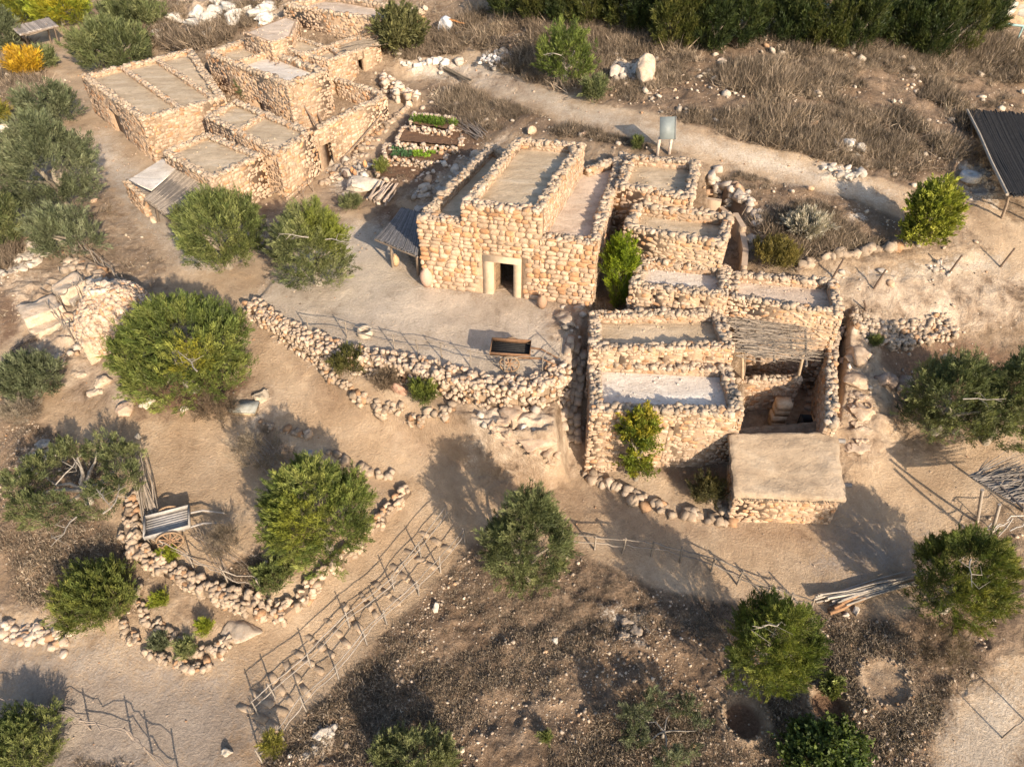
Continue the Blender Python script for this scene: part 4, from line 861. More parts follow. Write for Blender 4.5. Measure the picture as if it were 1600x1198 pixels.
# ------------------------------------------------------------------ plants
def unit(v): return v / (np.linalg.norm(v, axis=-1, keepdims=True) + 1e-9)
def crown(mb, lobes, s, cols, dens=1., cl=.92, nl=64, lw=.040, up_=.55, spread=.40, clumpvar=.38, patch=None, llen=.24):
    """lobes: (centre, radii). s: size scale of the tufts. Tufts of narrow leaves on and inside the lobes"""
    cc = []; dd = []
    for c, r in lobes:
        c = np.array(c); r = np.array(r); area = 4*math.pi*((r[0]*r[1])**1.6/3 + (r[0]*r[2])**1.6/3 + (r[1]*r[2])**1.6/3)**(1/1.6)
        n = int(dens * area / (.30*s*s)*.9) + 6
        v = unit(rng.normal(size=(n, 3))); v[:, 2] = np.where(v[:, 2] < -.35, -v[:, 2], v[:, 2]); 
        bumpy = 1 + .32*noise(v[:, 0]*2.2 + c[0], v[:, 1]*2.2 + c[1], v[:, 2]*2.2)
        rad = np.where(rng.random(n) < .75, rng.uniform(.82, 1.03, n), rng.uniform(.45, .85, n)) * bumpy
        p = c + v*r*rad[:, None]; keep = np.ones(n, bool)
        for c2, r2 in lobes:
            if c2 is c or np.allclose(c2, c): continue
            keep &= (((p - c2)/r2)**2).sum(1) > .5
        gap = fbm(p[:, 0]/s*.55, p[:, 1]/s*.55, p[:, 2]/s*.55, 2) > -.62
        keep &= gap
        if keep.sum() < 4: keep[:5] = True
        nrm = unit(v / r); cc.append(p[keep]); dd.append(nrm[keep])
    C = np.vstack(cc); D = np.vstack(dd); n = len(C)
    D = unit(D*.75 + np.array([0, 0, up_]) + rng.normal(0, .28, (n, 3)))
    k = rng.random(n)*.6 + .4*(.5 + .5*noise(C[:, 0]*.7/s**.3, C[:, 1]*.7, C[:, 2]*.7 + 5))*1.3
    cols = np.array(cols, float); m = len(cols) - 1; kk = np.clip(k, 0, .999)*m; i0 = kk.astype(int); f = (kk - i0)[:, None]
    col = cols[i0]*(1-f) + cols[np.minimum(i0+1, m)]*f
    col = col * (1 + rng.normal(0, clumpvar*.6, (n, 1)))
    if patch is not None:
        pc, pr, pcol = patch; d = np.linalg.norm((C - pc), axis=1); w_ = np.clip(1.3 - d/pr + rng.normal(0, .25, n), 0, 1)[:, None]; col = col*(1-w_) + np.array(pcol)*w_
    # leaves
    t = rng.random((n, nl)); L = cl*s*rng.uniform(.7, 1.25, (n, 1))
    base = C[:, None, :] + D[:, None, :]*(t*L)[..., None] - D[:, None, :]*(L*.5)[..., None] + rng.normal(0, .075*s, (n, nl, 3))*(1.3 - t)[..., None]*1.5
    ld = unit(D[:, None, :] + rng.normal(0, spread, (n, nl, 3))*(1.15 - .5*t)[..., None])
    ll = llen*s*rng.uniform(.6, 1.3, (n, nl, 1)); side = unit(np.cross(ld, rng.normal(size=(n, nl, 3))))*(lw*s*.5)
    a = base - side; b = base + side; tip = base + ld*ll; mid_ = base + ld*ll*.45
    V = np.stack([base, mid_ - side*1., tip, mid_ + side*1.], 2).reshape(-1, 3)
    N = n*nl; Fq = (np.arange(N)*4)[:, None] + np.array([0, 1, 2, 3])
    lc = np.repeat(col, nl, 0)*(1 + rng.normal(0, .14, (N, 1)))*(1 + .35*(t.reshape(-1, 1) - .5))
    mb.add(V, Fq, np.repeat(np.clip(lc, .008, .6), 4, 0))
OLIVE = [(.042,.052,.022),(.105,.122,.048),(.21,.215,.095)]
SAGE = [(.05,.062,.032),(.105,.12,.062),(.19,.20,.115)]
GREEN = [(.035,.048,.016),(.098,.120,.036),(.21,.22,.075)]
LUSH = [(.036,.052,.014),(.10,.130,.030),(.23,.24,.065)]
YELL = [(.06,.08,.01),(.17,.20,.02),(.32,.32,.04)]
DARK = [(.012,.022,.007),(.03,.045,.012),(.075,.085,.022)]
BRUSH = [(.05,.036,.024),(.12,.088,.06),(.22,.165,.115)]
def place(px, py, wpx, hpx, lift=.25):
    """crown that covers wpx x hpx at px,py: returns ground point, centre, radii"""
    z = GG(*gp(px, py)[:2]); rz = 1.; hz = 1.
    for _ in range(30):
        c = up(px, py, hz); g = float(GG(c[0], c[1])); d = depth(c); rx = wpx/2*d/F; ry = hpx/2*d/F
        dl = math.atan2(H - c[2], c[1]); q = (ry**2 - (rx*math.sin(dl))**2)/math.cos(dl)**2
        rz = math.sqrt(max(q, (.55*rx)**2)); rz = min(rz*1.1, 1.7*rx)
        hz = .5*hz + .5*(g + rz*(.80 + lift*.4))
    return np.array([c[0], c[1], g]), c, np.array([rx, rx*.95 if ry > rx*.6 else rx*.7, rz]), d
def trunkmb(g, c, r, col=(.28,.24,.19), limbs=6, rad=None):
    mb = MB(); rad = rad or r[0]*.07 + .05; top = g*.55 + c*.45; top[:2] = g[:2] + rng.normal(0, .1, 2)
    mb.tube([g - [0,0,.3], (g+top)/2 + rng.normal(0,.06,3), top], [rad*1.5, rad*1.05, rad*.9], 8, col)
    for i in range(limbs):
        a = 6.283*i/limbs + rng.uniform(-.4,.4); e = c + np.array([math.cos(a), math.sin(a), rng.uniform(-.1,.6)])*r*rng.uniform(.55,.8)
        m1 = top + (e-top)*.35 + rng.normal(0,.15,3)*r[0]*.3 + [0,0,.1*r[2]]; m2 = top + (e-top)*.7 + rng.normal(0,.12,3)*r[0]*.4
        mb.tube([top, m1, m2, e], [rad*.7, rad*.5, rad*.32, rad*.12], 5, np.array(col)*rng.uniform(.9,1.2))
    return mb
def tree(name, label, px, py, w_, h_, cols, cat='tree', group=None, nlobe=6, lift=.25, dens=1.45, s=None, patch=None, dead=None, base=None, skirt=True, ring=False, trunk=True, flat=.62, **kw):
    g, c, r, d = place(px, py, w_, h_, lift)
    if base:
        g = gq(*base); lo, hi = g[2], g[2] + 8
        for _ in range(30):
            m_ = (lo+hi)/2
            if proj([g[0], g[1], m_])[1] > py: lo = m_
            else: hi = m_
        c = np.array([g[0], g[1], lo]); c[:2] += [(px - proj(c)[0])*depth(c)/F, 0]; d = depth(c); rx = w_/2*d/F; r = np.array([rx, rx, max(rx, h_/2*d/F/.85)])
    s = s or np.clip(d/40., .58, 2.4)
    r = np.maximum(r - .12*s, r*.7)
    rt = root(name, g, label, cat, group)
    lobes = []
    if ring:
        for k in range(ring):
            a = 6.283*k/ring + rng.uniform(-.15,.15); lobes.append((c + np.array([math.cos(a)*r[0]*.76, math.sin(a)*r[1]*.74, rng.uniform(-.15,.15)*r[2]]), r*np.array([.30,.30,.5])*rng.uniform(.85,1.15)))
    else:
        lobes.append((c, r*.74))
        for k in range(nlobe):
            a = 6.283*k/nlobe + rng.uniform(-.3,.3); e = rng.uniform(-.25,.45); q = np.array([math.cos(a)*math.cos(e), math.sin(a)*math.cos(e), math.sin(e)])
            f = rng.uniform(.34,.5); lobes.append((c + q*r*(1-f)*rng.uniform(.92,1.08), r*f*rng.uniform(.9,1.2)))
        lobes.append((c + np.array([0,0,.45])*r, r*.5))
    if base is not None:
        for k in range(7):
            t = k/6.; a = rng.uniform(0, 6.28); q = g + (c - g)*t*.9; q = q + np.array([math.cos(a)*r[0]*.35, math.sin(a)*r[0]*.3, .3]); rr = r[0]*rng.uniform(.42,.6); lobes.append((q, np.array([rr, rr, rr*1.3])))
    if not ring and trunk and skirt:
        for k in range(5):
            a = -math.pi/2 + (k-2)*.75 + rng.uniform(-.2,.2); f = rng.uniform(.36,.46); q = np.array([math.cos(a)*.52, math.sin(a)*.5, -.48]); lobes.append((c + q*r, r*f))
    lobes = [(np.array(a), np.array(b)) for a, b in lobes]
    for a, b in lobes:   # keep off the ground
        a[2] = max(a[2], g[2] + b[2]*(.55 if base is None else .8))
    mb = MB(); pt = None
    if patch: pp, pr, pc = patch; q = up(pp[0], pp[1], c[2] + r[2]*.5); pt = (q, pr, pc)
    crown(mb, lobes, s, cols, dens=dens, patch=pt, **kw)
    mb.build('crown', M_LEAF, rt)
    if trunk:
        limb = (.33,.29,.24) if (ring or dead) else (.26,.22,.17)
        mb = trunkmb(g, c if not ring else c + [0,0,-.1], r*np.array([.95,.95,.7]), limb, (11 if w_ > 150 else 5) if ring else 6, rad=(.16 if ring and w_ > 150 else .055 if ring else None)); mb.build('trunk', M_BARK, rt)
    if dead:
        mb = MB()
        for (x, y) in dead:
            b = up(x, y, c[2] + r[2]*.95); st = b - [0, 0, .7]; p = [st]
            dr = rng.normal(0, .5, 3); dr[2] = .25
            for k in range(5): dr = dr + rng.normal(0,.35,3); dr[2] = abs(dr[2])*.4; p.append(p[-1] + unit(dr)*.32)
            mb.tube(p, np.linspace(.035,.009,6), 5, (.34,.30,.25))
            for k in (2,3,4): mb.tube([p[k], p[k] + unit(rng.normal(0,1,3)*[1,1,.3])*.4, p[k] + unit(rng.normal(0,1,3)*[1,1,.3])*.6], [.018,.011,.005], 4, (.33,.29,.24))
        mb.build('dead_branch', M_BARK, rt)
    return rt
tree('olive_tree', 'rounded deep green tree in front of the low farmhouse and reed lean-to', 342,362,132,132,GREEN)
tree('olive_tree', 'yellow-green tree with a bare white branch, between the lane tree and the reed awning', 487,386,136,138,OLIVE, dead=[(505,355),(478,352)], patch=((520,350),1.6,(.17,.19,.03)))
tree('olive_tree', 'biggest bright green tree with a yellow patch at its heart, beside the stone dome', 281,546,216,184,LUSH, nlobe=8, patch=((292,562),1.1,(.25,.23,.03)), dead=[(300,560)])
tree('olive_tree', 'large grey-green olive at the left edge beside the beige lane', 75,258,155,150,SAGE, nlobe=7)
tree('olive_tree', 'grey-green olive behind the largest left-edge olive, near the corner of the long farmhouse', 72,160,105,62,SAGE)
tree('olive_tree', 'grey-green olive just below the largest left-edge olive, above the trench railing', 102,362,108,84,SAGE)
tree('olive_tree', 'dark green tree cut by the left edge, level with the reed lean-to', -8,340,70,110,OLIVE)
tree('olive_tree', 'broad green tree behind the far corner of the long farmhouse', 173,72,122,74,OLIVE, nlobe=7)
tree('shrub', 'dark green bush mass behind the broad tree near the white rocks', 210,28,110,30,OLIVE, cat='bush', trunk=False)
tree('shrub', 'reddish brown round bush among green ones near the white rocks', 214,24,44,22,[(.09,.05,.03),(.17,.1,.06),(.24,.15,.09)], cat='bush', trunk=False)
tree('citrus_tree', 'dense tree speckled with yellow in the top left corner, farther one', 90,8,100,52,YELL, patch=((70,5),2.5,(.36,.28,.02)))
tree('citrus_tree', 'dense green tree behind the plank shade shelter in the top left corner', 22,12,80,36,[(.03,.05,.01),(.1,.13,.02),(.26,.24,.03)])
tree('autumn_tree', 'small orange-yellow tree beside the plank shade shelter', 38,99,52,36,[(.25,.14,.012),(.42,.25,.018),(.5,.33,.04)], patch=None)
tree('shrub', 'low green bush right of the small orange-yellow tree', 68,92,40,22,OLIVE, cat='bush', trunk=False)
tree('olive_tree', 'grey-green tree at the very left edge beside the plank shade shelter', 4,50,50,62,SAGE)
tree('shrub', 'yellowish bush at the left edge below the orange tree', -4,182,34,44,[(.06,.07,.02),(.15,.15,.03),(.25,.2,.04)], cat='bush', trunk=False)
tree('olive_tree', 'small round olive below the trench at the left edge', 44,590,94,80,SAGE)
tree('olive_tree', 'spreading olive with an open centre showing pale twisted limbs', 118,752,200,158,OLIVE, cl=.6, ring=9, lift=.15, dens=.95, dead=[(75,740),(140,745),(108,790),(150,785)])
tree('olive_tree', 'tall bright green tree between the old cart and the straight stone wall', 497,800,176,185,LUSH, nlobe=8, patch=((465,830),1.3,(.20,.21,.03)))
tree('shrub', 'small bright green bush at the foot of the tall tree, over the terrace wall corner', 427,902,68,58,GREEN, cat='bush', trunk=False)
tree('olive_tree', 'green-gold tree left of the stone-ringed herb bed', 147,930,132,118,[(.035,.05,.012),(.10,.12,.028),(.20,.20,.05)])
tree('olive_tree', 'bushy tree in the bottom left corner below the lower road', 30,1160,135,100,GREEN)
tree('olive_tree', 'lone dark olive at the fork of the paths, in the middle foreground', 824,846,142,176,OLIVE, nlobe=7)
tree('olive_tree', 'tall golden-green tree in the lower right with two bare white twigs', 1208,1010,138,172,[(.03,.045,.01),(.09,.115,.022),(.19,.20,.04)], nlobe=7, dead=[(1235,960)])
tree('olive_tree', 'golden-green tree with a bleached forked branch, below the leaning branch screen', 1508,902,160,168,[(.035,.05,.012),(.10,.12,.025),(.21,.20,.045)], nlobe=7, dead=[(1530,856)])
tree('olive_tree', 'left one of two dark olives touching at the right edge', 1487,622,144,144,OLIVE, dead=[(1515,605)])
tree('olive_tree', 'right one of two dark olives touching at the right edge', 1578,628,118,160,OLIVE)
tree('olive_tree', 'thin open olive low in the picture between its shadow and the round pit', 1040,1138,138,118,SAGE, ring=7, dens=1.2, s=.6, cl=.6)
tree('fig_tree', 'broad-leaved dark green tree cut by the bottom edge, at right', 1290,1172,150,90,[(.02,.035,.01),(.05,.075,.018),(.12,.15,.035)], lw=.16, llen=.24, nl=26, spread=1.1)
tree('olive_tree', 'green treetop cut by the bottom edge, left of the open olive', 650,1188,150,56,OLIVE, lift=.2)
tree('feathery_bush', 'bright lime feathery bush in the gap between the hall and the stepped houses', 970,418,56,96,[(.05,.075,.008),(.14,.19,.012),(.30,.34,.02)], cat='bush', up_=1.2, spread=.3, cl=1.1, base=(966,474), skirt=False)
tree('fruit_tree', 'slender fruit tree with orange-green leaves against the lowest tall house', 1000,684,66,106,[(.04,.06,.008),(.12,.15,.014),(.28,.22,.02)], dens=.75, lw=.07, llen=.2, spread=.9, nlobe=5, base=(993,748), skirt=False, patch=((990,720),.8,(.33,.19,.02)))
tree('shrub', 'round yellow-green bush on the far right track beside the dark shelter', 1454,336,84,104,[(.07,.085,.012),(.17,.19,.025),(.32,.32,.06)], cat='bush', lw=.08, llen=.22)
tree('shrub', 'low round brownish green bush behind the narrow flat-roofed room', 1211,398,74,50,[(.05,.045,.012),(.11,.09,.025),(.19,.15,.04)], cat='bush', trunk=False, up_=.9)
tree('olive_tree', 'loose green tree with pale limbs on the scrubby hill beside the upper trail', 886,86,90,84,[(.03,.045,.01),(.09,.12,.025),(.18,.21,.05)], dens=.7, dead=[(878,70)])
tree('shrub', 'small green shrub below the loose tree, on the edge of the upper trail', 928,142,40,34,OLIVE, cat='bush', trunk=False)
tree('leafy_tree', 'leafy brown-green tree by the long rear stone building', 623,47,78,64,[(.04,.045,.018),(.10,.10,.04),(.19,.18,.075)], lw=.08)
tree('shrub', 'dark creeping shrub inside the planting bed below the open yard, left end', 545,566,58,40,[(.03,.03,.012),(.07,.07,.02),(.13,.12,.03)], cat='bush', trunk=False, lift=.05)
tree('shrub', 'green shrub inside the planting bed beside the pink boulder', 660,615,48,40,[(.03,.045,.01),(.08,.1,.02),(.15,.17,.03)], cat='bush', trunk=False, lift=.05)
tree('dry_bush', 'grey dry bush between the two green shrubs of the planting bed', 603,597,40,30,BRUSH, cat='dry bush', trunk=False, lift=.05, lw=.03)
tree('dry_bush', 'round dry grey-brown bush right of the old wooden cart', 352,848,66,62,[(.07,.055,.04),(.14,.11,.08),(.22,.18,.14)], cat='dry bush', trunk=False, lw=.02, dens=.8)
tree('dry_bush', 'large dry grey bush in the lower right, under the golden-green tree', 1480,1020,110,80,BRUSH, cat='dry bush', trunk=False, lw=.02, lift=.0, dens=.8)
tree('dry_bush', 'pile of dry brush above the tall bright green tree', 405,715,80,90,[(.1,.08,.06),(.2,.16,.12),(.3,.25,.19)], cat='dry bush', trunk=False, lw=.02, lift=-.2, dens=.55)
tree('dry_bush', 'dry brush right under the biggest bright green tree', 335,640,90,34,BRUSH, cat='dry bush', trunk=False, lw=.02, lift=-.1, dens=.7)
tree('dry_bush', 'pale tangle of dry brush at the left edge under the small round olive', 30,645,70,36,[(.12,.095,.07),(.22,.18,.14),(.3,.26,.2)], cat='dry bush', trunk=False, lw=.02, lift=-.1, dens=.6)
tree('shrub', 'dark shrub with bare stems in the bed corner by the mud-roofed byre', 1105,764,52,50,[(.03,.03,.012),(.07,.065,.025),(.13,.11,.04)], cat='bush', dens=.6)
tree('herb_plant', 'left one of two small grey-green plants between the two rows of herb bed stones', 249,1003,30,26,SAGE, cat='plant', trunk=False, up_=1., lift=.1, s=.55)
tree('herb_plant', 'bushy rosemary-like plant in the tip of the herb bed', 290,1016,38,36,[(.06,.08,.03),(.14,.16,.06),(.25,.25,.11)], cat='plant', trunk=False, up_=1., lift=.1, s=.55)
tree('herb_plant', 'bright green plant inside the curved herb bed', 321,982,24,34,YELL, cat='plant', trunk=False, up_=.8, lift=.1, s=.5)
tree('herb_plant', 'sparse yellowing plant at the top of the curved herb bed', 250,938,30,22,YELL, cat='plant', trunk=False, lift=0, s=.5, dens=.4)
tree('herb_plant', 'low green weed beside the railing of the old wooden cart', 262,866,34,16,YELL, cat='plant', trunk=False, lift=0, s=.5, dens=.6)
tree('sapling', 'thin leafy sapling on the rim of the shallow pit, lower right', 1299,1072,28,40,GREEN, cat='sapling', dens=.5, s=.6, lw=.1)
tree('herb_plant', 'yellow-green weed at the lower end of the stepped railing', 428,1165,40,50,[(.08,.08,.015),(.17,.16,.03),(.26,.23,.05)], cat='plant', trunk=False, dens=.5, s=.6)
tree('herb_plant', 'small green weed alone in the dark soil left of the open olive', 853,1152,18,18,GREEN, cat='plant', trunk=False, s=.45, lift=0)
tree('shrub', 'small green bush at the left corner of the lowest vegetable bed', 595,262,18,20,LUSH, cat='bush', trunk=False, s=.8, lift=.1)
tree('sapling', 'small green seedling beside the grey sign, behind the topmost stepped house', 996,225,12,22,GREEN, cat='sapling', trunk=False, s=.8, dens=.5)
tree('shrub', 'tiny green tuft against the rubble terrace in the red soil', 1368,534,16,16,GREEN, cat='bush', trunk=False, s=.55, lift=0)
tree('shrub', 'dark bush growing against the wall of the tall white-roofed farmhouse', 388,142,28,26,OLIVE, cat='bush', trunk=False)
tree('shrub', 'weeds beside the pottery slab in front of the farm', 548,318,36,22,OLIVE, cat='bush', trunk=False, s=.7, lift=0, dens=.6)
hedge = [(800,2,60,34),(845,4,66,44),(880,14,52,36),(918,2,60,50),(945,12,34,30),(985,8,64,56),(1020,18,64,62),(1050,34,52,56),(1085,26,66,70),(1118,42,58,60),(1160,30,60,60),(1212,28,66,56),(1255,34,60,60),(1300,38,70,60),(1345,36,64,62),(1380,28,64,56),(1425,40,66,66),(1465,48,72,66),(1500,44,64,62),(1540,28,56,50)]
hl = ['leftmost, at the top edge above the loose tree','second from the left, at the top edge','third from the left, low and ragged','fourth from the left, top cut off','fifth from the left, small and slim','sixth from the left','seventh from the left','eighth from the left, olive-brown','ninth from the left','tenth from the left','eleventh from the left, beside a rail post','twelfth from the left','thirteenth from the left, hiding the blue rail','fourteenth from the left','fifteenth from the left','sixteenth from the left','fourth from the right','third from the right','second from the right','rightmost, before the corner wall']
for (x, y, a, b), l in zip(hedge, hl):
    tree('cypress', 'dark cypress of the top hedge, ' + l, x, y - 4, a*rng.uniform(1.1,1.35), b*rng.uniform(1.35,1.7), DARK if rng.random() < .55 else [(.02,.03,.008),(.055,.065,.014),(.115,.11,.03)], cat='cypress tree', group='cypresses of the top hedge', nlobe=5, up_=.9, lift=-.1)
# lettuces
for k in range(34):
    row, i = divmod(k, 12); t = (i + .5)/12.; x = 612 + t*78 + rng.normal(0,1.5) ; y = 234 + row*5 + t*1.5 + rng.normal(0,.6)
    green = t < .45; p = up(x, y, 1.45); mb = MB(); crown(mb, [(p + [0,0,.1], np.array([.07,.07,.07]))], .3, [(.05,.11,.04),(.09,.18,.08)] if green else [(.12,.22,.02),(.28,.4,.05)], dens=.3, cl=.3, nl=16, lw=.28, llen=.42, spread=1.)
    tag(mb.build('cabbage' if green else 'lettuce', M_LEAF, loc=p), ('blue-green cabbage' if green else 'lime green lettuce') + ' in the third vegetable bed, ' + ['far','middle','near'][row] + ' row', 'cabbage' if green else 'lettuce', 'cabbages in the third bed' if green else 'lettuces in the third bed')
mb = MB(); lob = [(up(652+k*5.5, 189+k*.6, 2.5), np.array([.5,.4,.2])) for k in range(10)]
crown(mb, lob, .55, [(.04,.08,.01),(.09,.15,.02),(.16,.22,.04)], nl=30, lw=.1); tag(mb.build('herb_row', M_LEAF), 'dense low green herbs growing in the top vegetable bed', 'herbs', kind='stuff')

def PITFREE(x, y): return np.min([np.hypot(x - c[0], y - c[1]) - r*1.35 for c, r, _ in PITW], 0) > 0
# scrub: dry tufts, nobody could count them
def tufts(name, label, n, region, scale, cols, thr=.5, blades=26, lw=.028, hgt=.38, yr=(5, 100), mk=None):
    mk = msc if mk is None else mk; X = []; tries = 0
    while len(X) < n and tries < 60:
        y = yr[0] + (yr[1]-yr[0])*rng.random(20000)**1.15; x = (rng.random(20000)*2-1)*(y*.80 + 8); m = maskat(mk, x, y)
        kp = (m > thr) & PITFREE(x, y) & (fbm(x*.22, y*.3, 2., 3) + rng.normal(0,.22,20000) > -.08); X += list(zip(x[kp], y[kp])); tries += 1
    X = np.array(X[:n]); z = GG(X[:, 0], X[:, 1]); n = len(X); sc = scale(X[:, 1])*rng.uniform(.6, 1.4, n)*(1 + .7*np.clip(noise(X[:,0]*.22, X[:,1]*.22, 7), -.6, 1))
    c = np.array(cols); k = rng.random((n, 1)); col = np.where(k < .5, c[0] + (c[1]-c[0])*k*2, c[1] + (c[2]-c[1])*(k*2-1))
    P = np.stack([X[:, 0], X[:, 1], z], 1)[:, None, :] + rng.normal(0, .2, (n, blades, 3))*sc[:, None, None]*[1, 1, 0]
    dr = unit(rng.normal(0, .75, (n, blades, 3)) + [0, 0, .8]); dr[..., 2] = abs(dr[..., 2]); L = hgt*sc[:, None, None]*rng.uniform(.5, 1.4, (n, blades, 1))
    sd_ = unit(np.cross(dr, rng.normal(size=dr.shape)))*(lw*sc[:, None, None]*.5); V = np.stack([P - sd_, P + sd_, P + dr*L], 2).reshape(-1, 3); N = n*blades
    mb = MB(); mb.add(V, (np.arange(N)*3)[:, None] + np.array([0,1,2]), np.repeat(np.clip(np.repeat(col, blades, 0)*(1 + rng.normal(0,.3,(N,1))), .01, .6), 3, 0))
    return tag(mb.build(name, M_DRY), label, 'scrub', kind='stuff')
tufts('dry_scrub', 'brown dry thorny scrub covering the hillside above the houses', 26000, None, lambda y: np.clip(y/50, .8, 2.), [(.09,.07,.05),(.22,.165,.115),(.42,.33,.235)], yr=(30, 108), blades=26, hgt=.42, thr=.55)
tufts('dry_grass', 'thin dead grass and litter on the dark foreground soil', 12000, None, lambda y: y*0 + .5, [(.09,.07,.05),(.20,.155,.11),(.36,.285,.21)], yr=(5, 32), blades=18, lw=.04, hgt=.2)
tufts('dry_bushes', 'round clumps of brown thorny bushes on the upper hillside', 5200, None, lambda y: np.clip(y/38, .9, 2.2), [(.075,.058,.043),(.18,.135,.095),(.33,.255,.185)], yr=(30, 108), blades=110, hgt=.42, thr=.5, lw=.03)
base_m = np.clip(1 - mp_ - mwr*.5, 0, 1)
tufts('dry_weeds', 'scattered dead weeds on the bare soil beside the paths', 6000, None, lambda y: np.clip(y/45, .4, 1.5), [(.08,.06,.04),(.2,.15,.1),(.34,.27,.19)], yr=(8, 100), blades=14, mk=base_m, thr=.8, lw=.03, hgt=.28)
# loose stones, nobody could count them
def scatter(name, label, n, sz, mk, thr, yr, base, p=2.2, protos=ROCKS):
    X = []; 
    for _ in range(40):
        y = yr[0] + (yr[1]-yr[0])*rng.random(20000); x = (rng.random(20000)*2-1)*(y*.80+8); kp = (maskat(mk, x, y) > thr) & PITFREE(x, y) & (noise(x*.5, y*.5, 8.) + rng.normal(0,.4,20000) > .1); X += list(zip(x[kp], y[kp]))
        if len(X) > n: break
    X = np.array(X[:n]); s = sz[0] + (sz[1]-sz[0])*rng.random(len(X))**(p*2); s = s*np.clip(X[:,1]/30, .8, 2.2); z = GG(X[:,0], X[:,1]); mb = MB()
    rocks(mb, np.stack([X[:,0], X[:,1], z + s*.12], 1), s, base, .2, .65, .4, protos=protos); return tag(mb.build(name, M_STONE), label, 'stones', kind='stuff')
SM = [rock_proto(90 + i, 0, 3, .12) for i in range(5)]
scatter('loose_stones', 'pale pebbles strewn over the dark foreground soil', 6500, (.04,.2), msc, .5, (5, 34), (.42,.34,.26), 3, SM)
scatter('loose_stones', 'pale stones scattered through the scrub on the upper hillside', 420, (.12,.45), msc, .5, (34, 100), (.45,.38,.3), 2.5, SM)
scatter('path_gravel', 'small stones along the soil beside the paths', 4500, (.05,.3), base_m, .6, (8, 80), (.46,.37,.28), 3, SM)
scatter('white_rubble', 'white broken rock on the pale outcrops', 420, (.08,.5), mwr, .35, (8, 100), (.48,.42,.35), 1.8)

tree('dry_bush', 'low whitish weathered mound of dry grass in the scrub behind the narrow flat-roofed room', 1260,354,66,40,[(.2,.17,.13),(.34,.3,.24),(.48,.44,.37)], cat='dry bush', trunk=False, lw=.05, lift=-.1, llen=.3)

scatter('path_litter', 'small stones and crumbs lying on the beige paths', 2600, (.03,.14), mp_, .8, (6, 80), (.36,.28,.21), 3, SM)

# ------------------------------------------------------------------ railings and fences
def top_at(px, py, h):
    z = -2.
    for _ in range(40):
        p = up(px, py, z + h); z = .5*z + .5*float(GG(p[0], p[1]))
    return np.array([p[0], p[1], z])
def fence(name, label, pts, h=1.0, rails=(.95, .5), base=False, cat='fence', col=(.26,.215,.17), r=.027, wob=.035, lean=.05):
    F_ = [gq(*p) if base else top_at(p[0], p[1], h) for p in pts]
    c = np.mean(F_, 0); rt = root(name, (F_[0][0], F_[0][1], F_[0][2]), label, cat)
    tops = []
    for f in F_:
        mb = MB(); t = f + [rng.normal(0,lean), rng.normal(0,lean), h*rng.uniform(1.02,1.15)]; mb.tube([f - [0,0,.25], (f+t)/2 + rng.normal(0,.02,3), t], [r*1.35, r*1.2, r], 6, np.array(col)*rng.uniform(.8,1.15)); mb.build('post', M_WOOD, rt); tops.append(t)
    for hh in rails:
        mb = MB(); L = []
        for i, (a, b) in enumerate(zip(F_[:-1], F_[1:])):
            n = 5; a2 = a + [0,0,hh*h] - (b-a)*.04; b2 = b + [0,0,hh*h*rng.uniform(.93,1.05)] + (b-a)*.04
            w_ = np.cumsum(rng.normal(0, wob*.8, (n+1, 3)), 0); w_ = w_ - np.linspace(0,1,n+1)[:,None]*w_[-1]
            mb.tube([a2 + (b2-a2)*k/n + w_[k] for k in range(n+1)], np.linspace(r*1.05, r*.65, n+1), 5, np.array(col)*rng.uniform(.85,1.2))
        mb.build('rail', M_WOOD, rt)
    return rt
fence('wooden_railing', 'crooked pole railing along the edge of the open yard above the retaining wall', [(485,520),(543,528),(552,520),(617,547),(655,556),(691,560),(734,572),(789,583),(847,580),(874,555)][:1] + [(543,528),(617,547),(655,556),(691,560),(734,572),(789,583),(847,580),(874,556)], 1.0, base=True, wob=.03)
fence('wooden_railing', 'upper handrail of the sloping stepped path, nearest the straight stone wall', [(697,792),(655,848),(612,900),(540,958),(478,1022),(420,1070),(392,1096)], 1.1, (.97,.6), lean=.03, col=(.30,.26,.22))
fence('wooden_railing', 'lower handrail of the sloping stepped path, on the dark soil side', [(725,826),(686,872),(651,908),(600,953),(568,985),(522,1040),(470,1090),(434,1137),(398,1172)], 1.1, (.97,.6), lean=.03, col=(.30,.26,.22))
fence('wooden_railing', 'bent branch railing in the bottom left corner along the lower road', [(-25,1094),(25,1094),(72,1104),(125,1122),(192,1136),(225,1168),(268,1200)], 1.0, (.95,.45), wob=.1, col=(.26,.21,.17))
fence('wooden_railing', 'pole railing along the lower path in front of the mud-roofed byre', [(888,832),(932,838),(976,843),(1022,848),(1068,858),(1118,872),(1160,893),(1205,915),(1240,928),(1272,936)], 1.0, (.95,.5), wob=.05, r=.04)
fence('wooden_railing', 'pole railing round the old cart, above the thick terrace wall', [(222,826),(246,838),(292,868),(345,888),(400,902)], 1.1, (.95,.45), wob=.1, col=(.30,.25,.2))
fence('wooden_railing', 'pole railing over the rock-cut trench, on the lane side', [(124,378),(140,392),(158,405),(176,424),(190,432),(214,446)], 1.0, (.95,.5), wob=.08)
fence('wooden_railing', 'pole railing over the rock-cut trench, on the low side', [(70,472),(86,487),(104,510)], 1.1, (.95,.5))
fence('wooden_railing', 'short pole railing crossing the middle of the rock-cut trench', [(90,462),(112,443),(126,430),(122,460)], 1.0, (.95,), wob=.1)
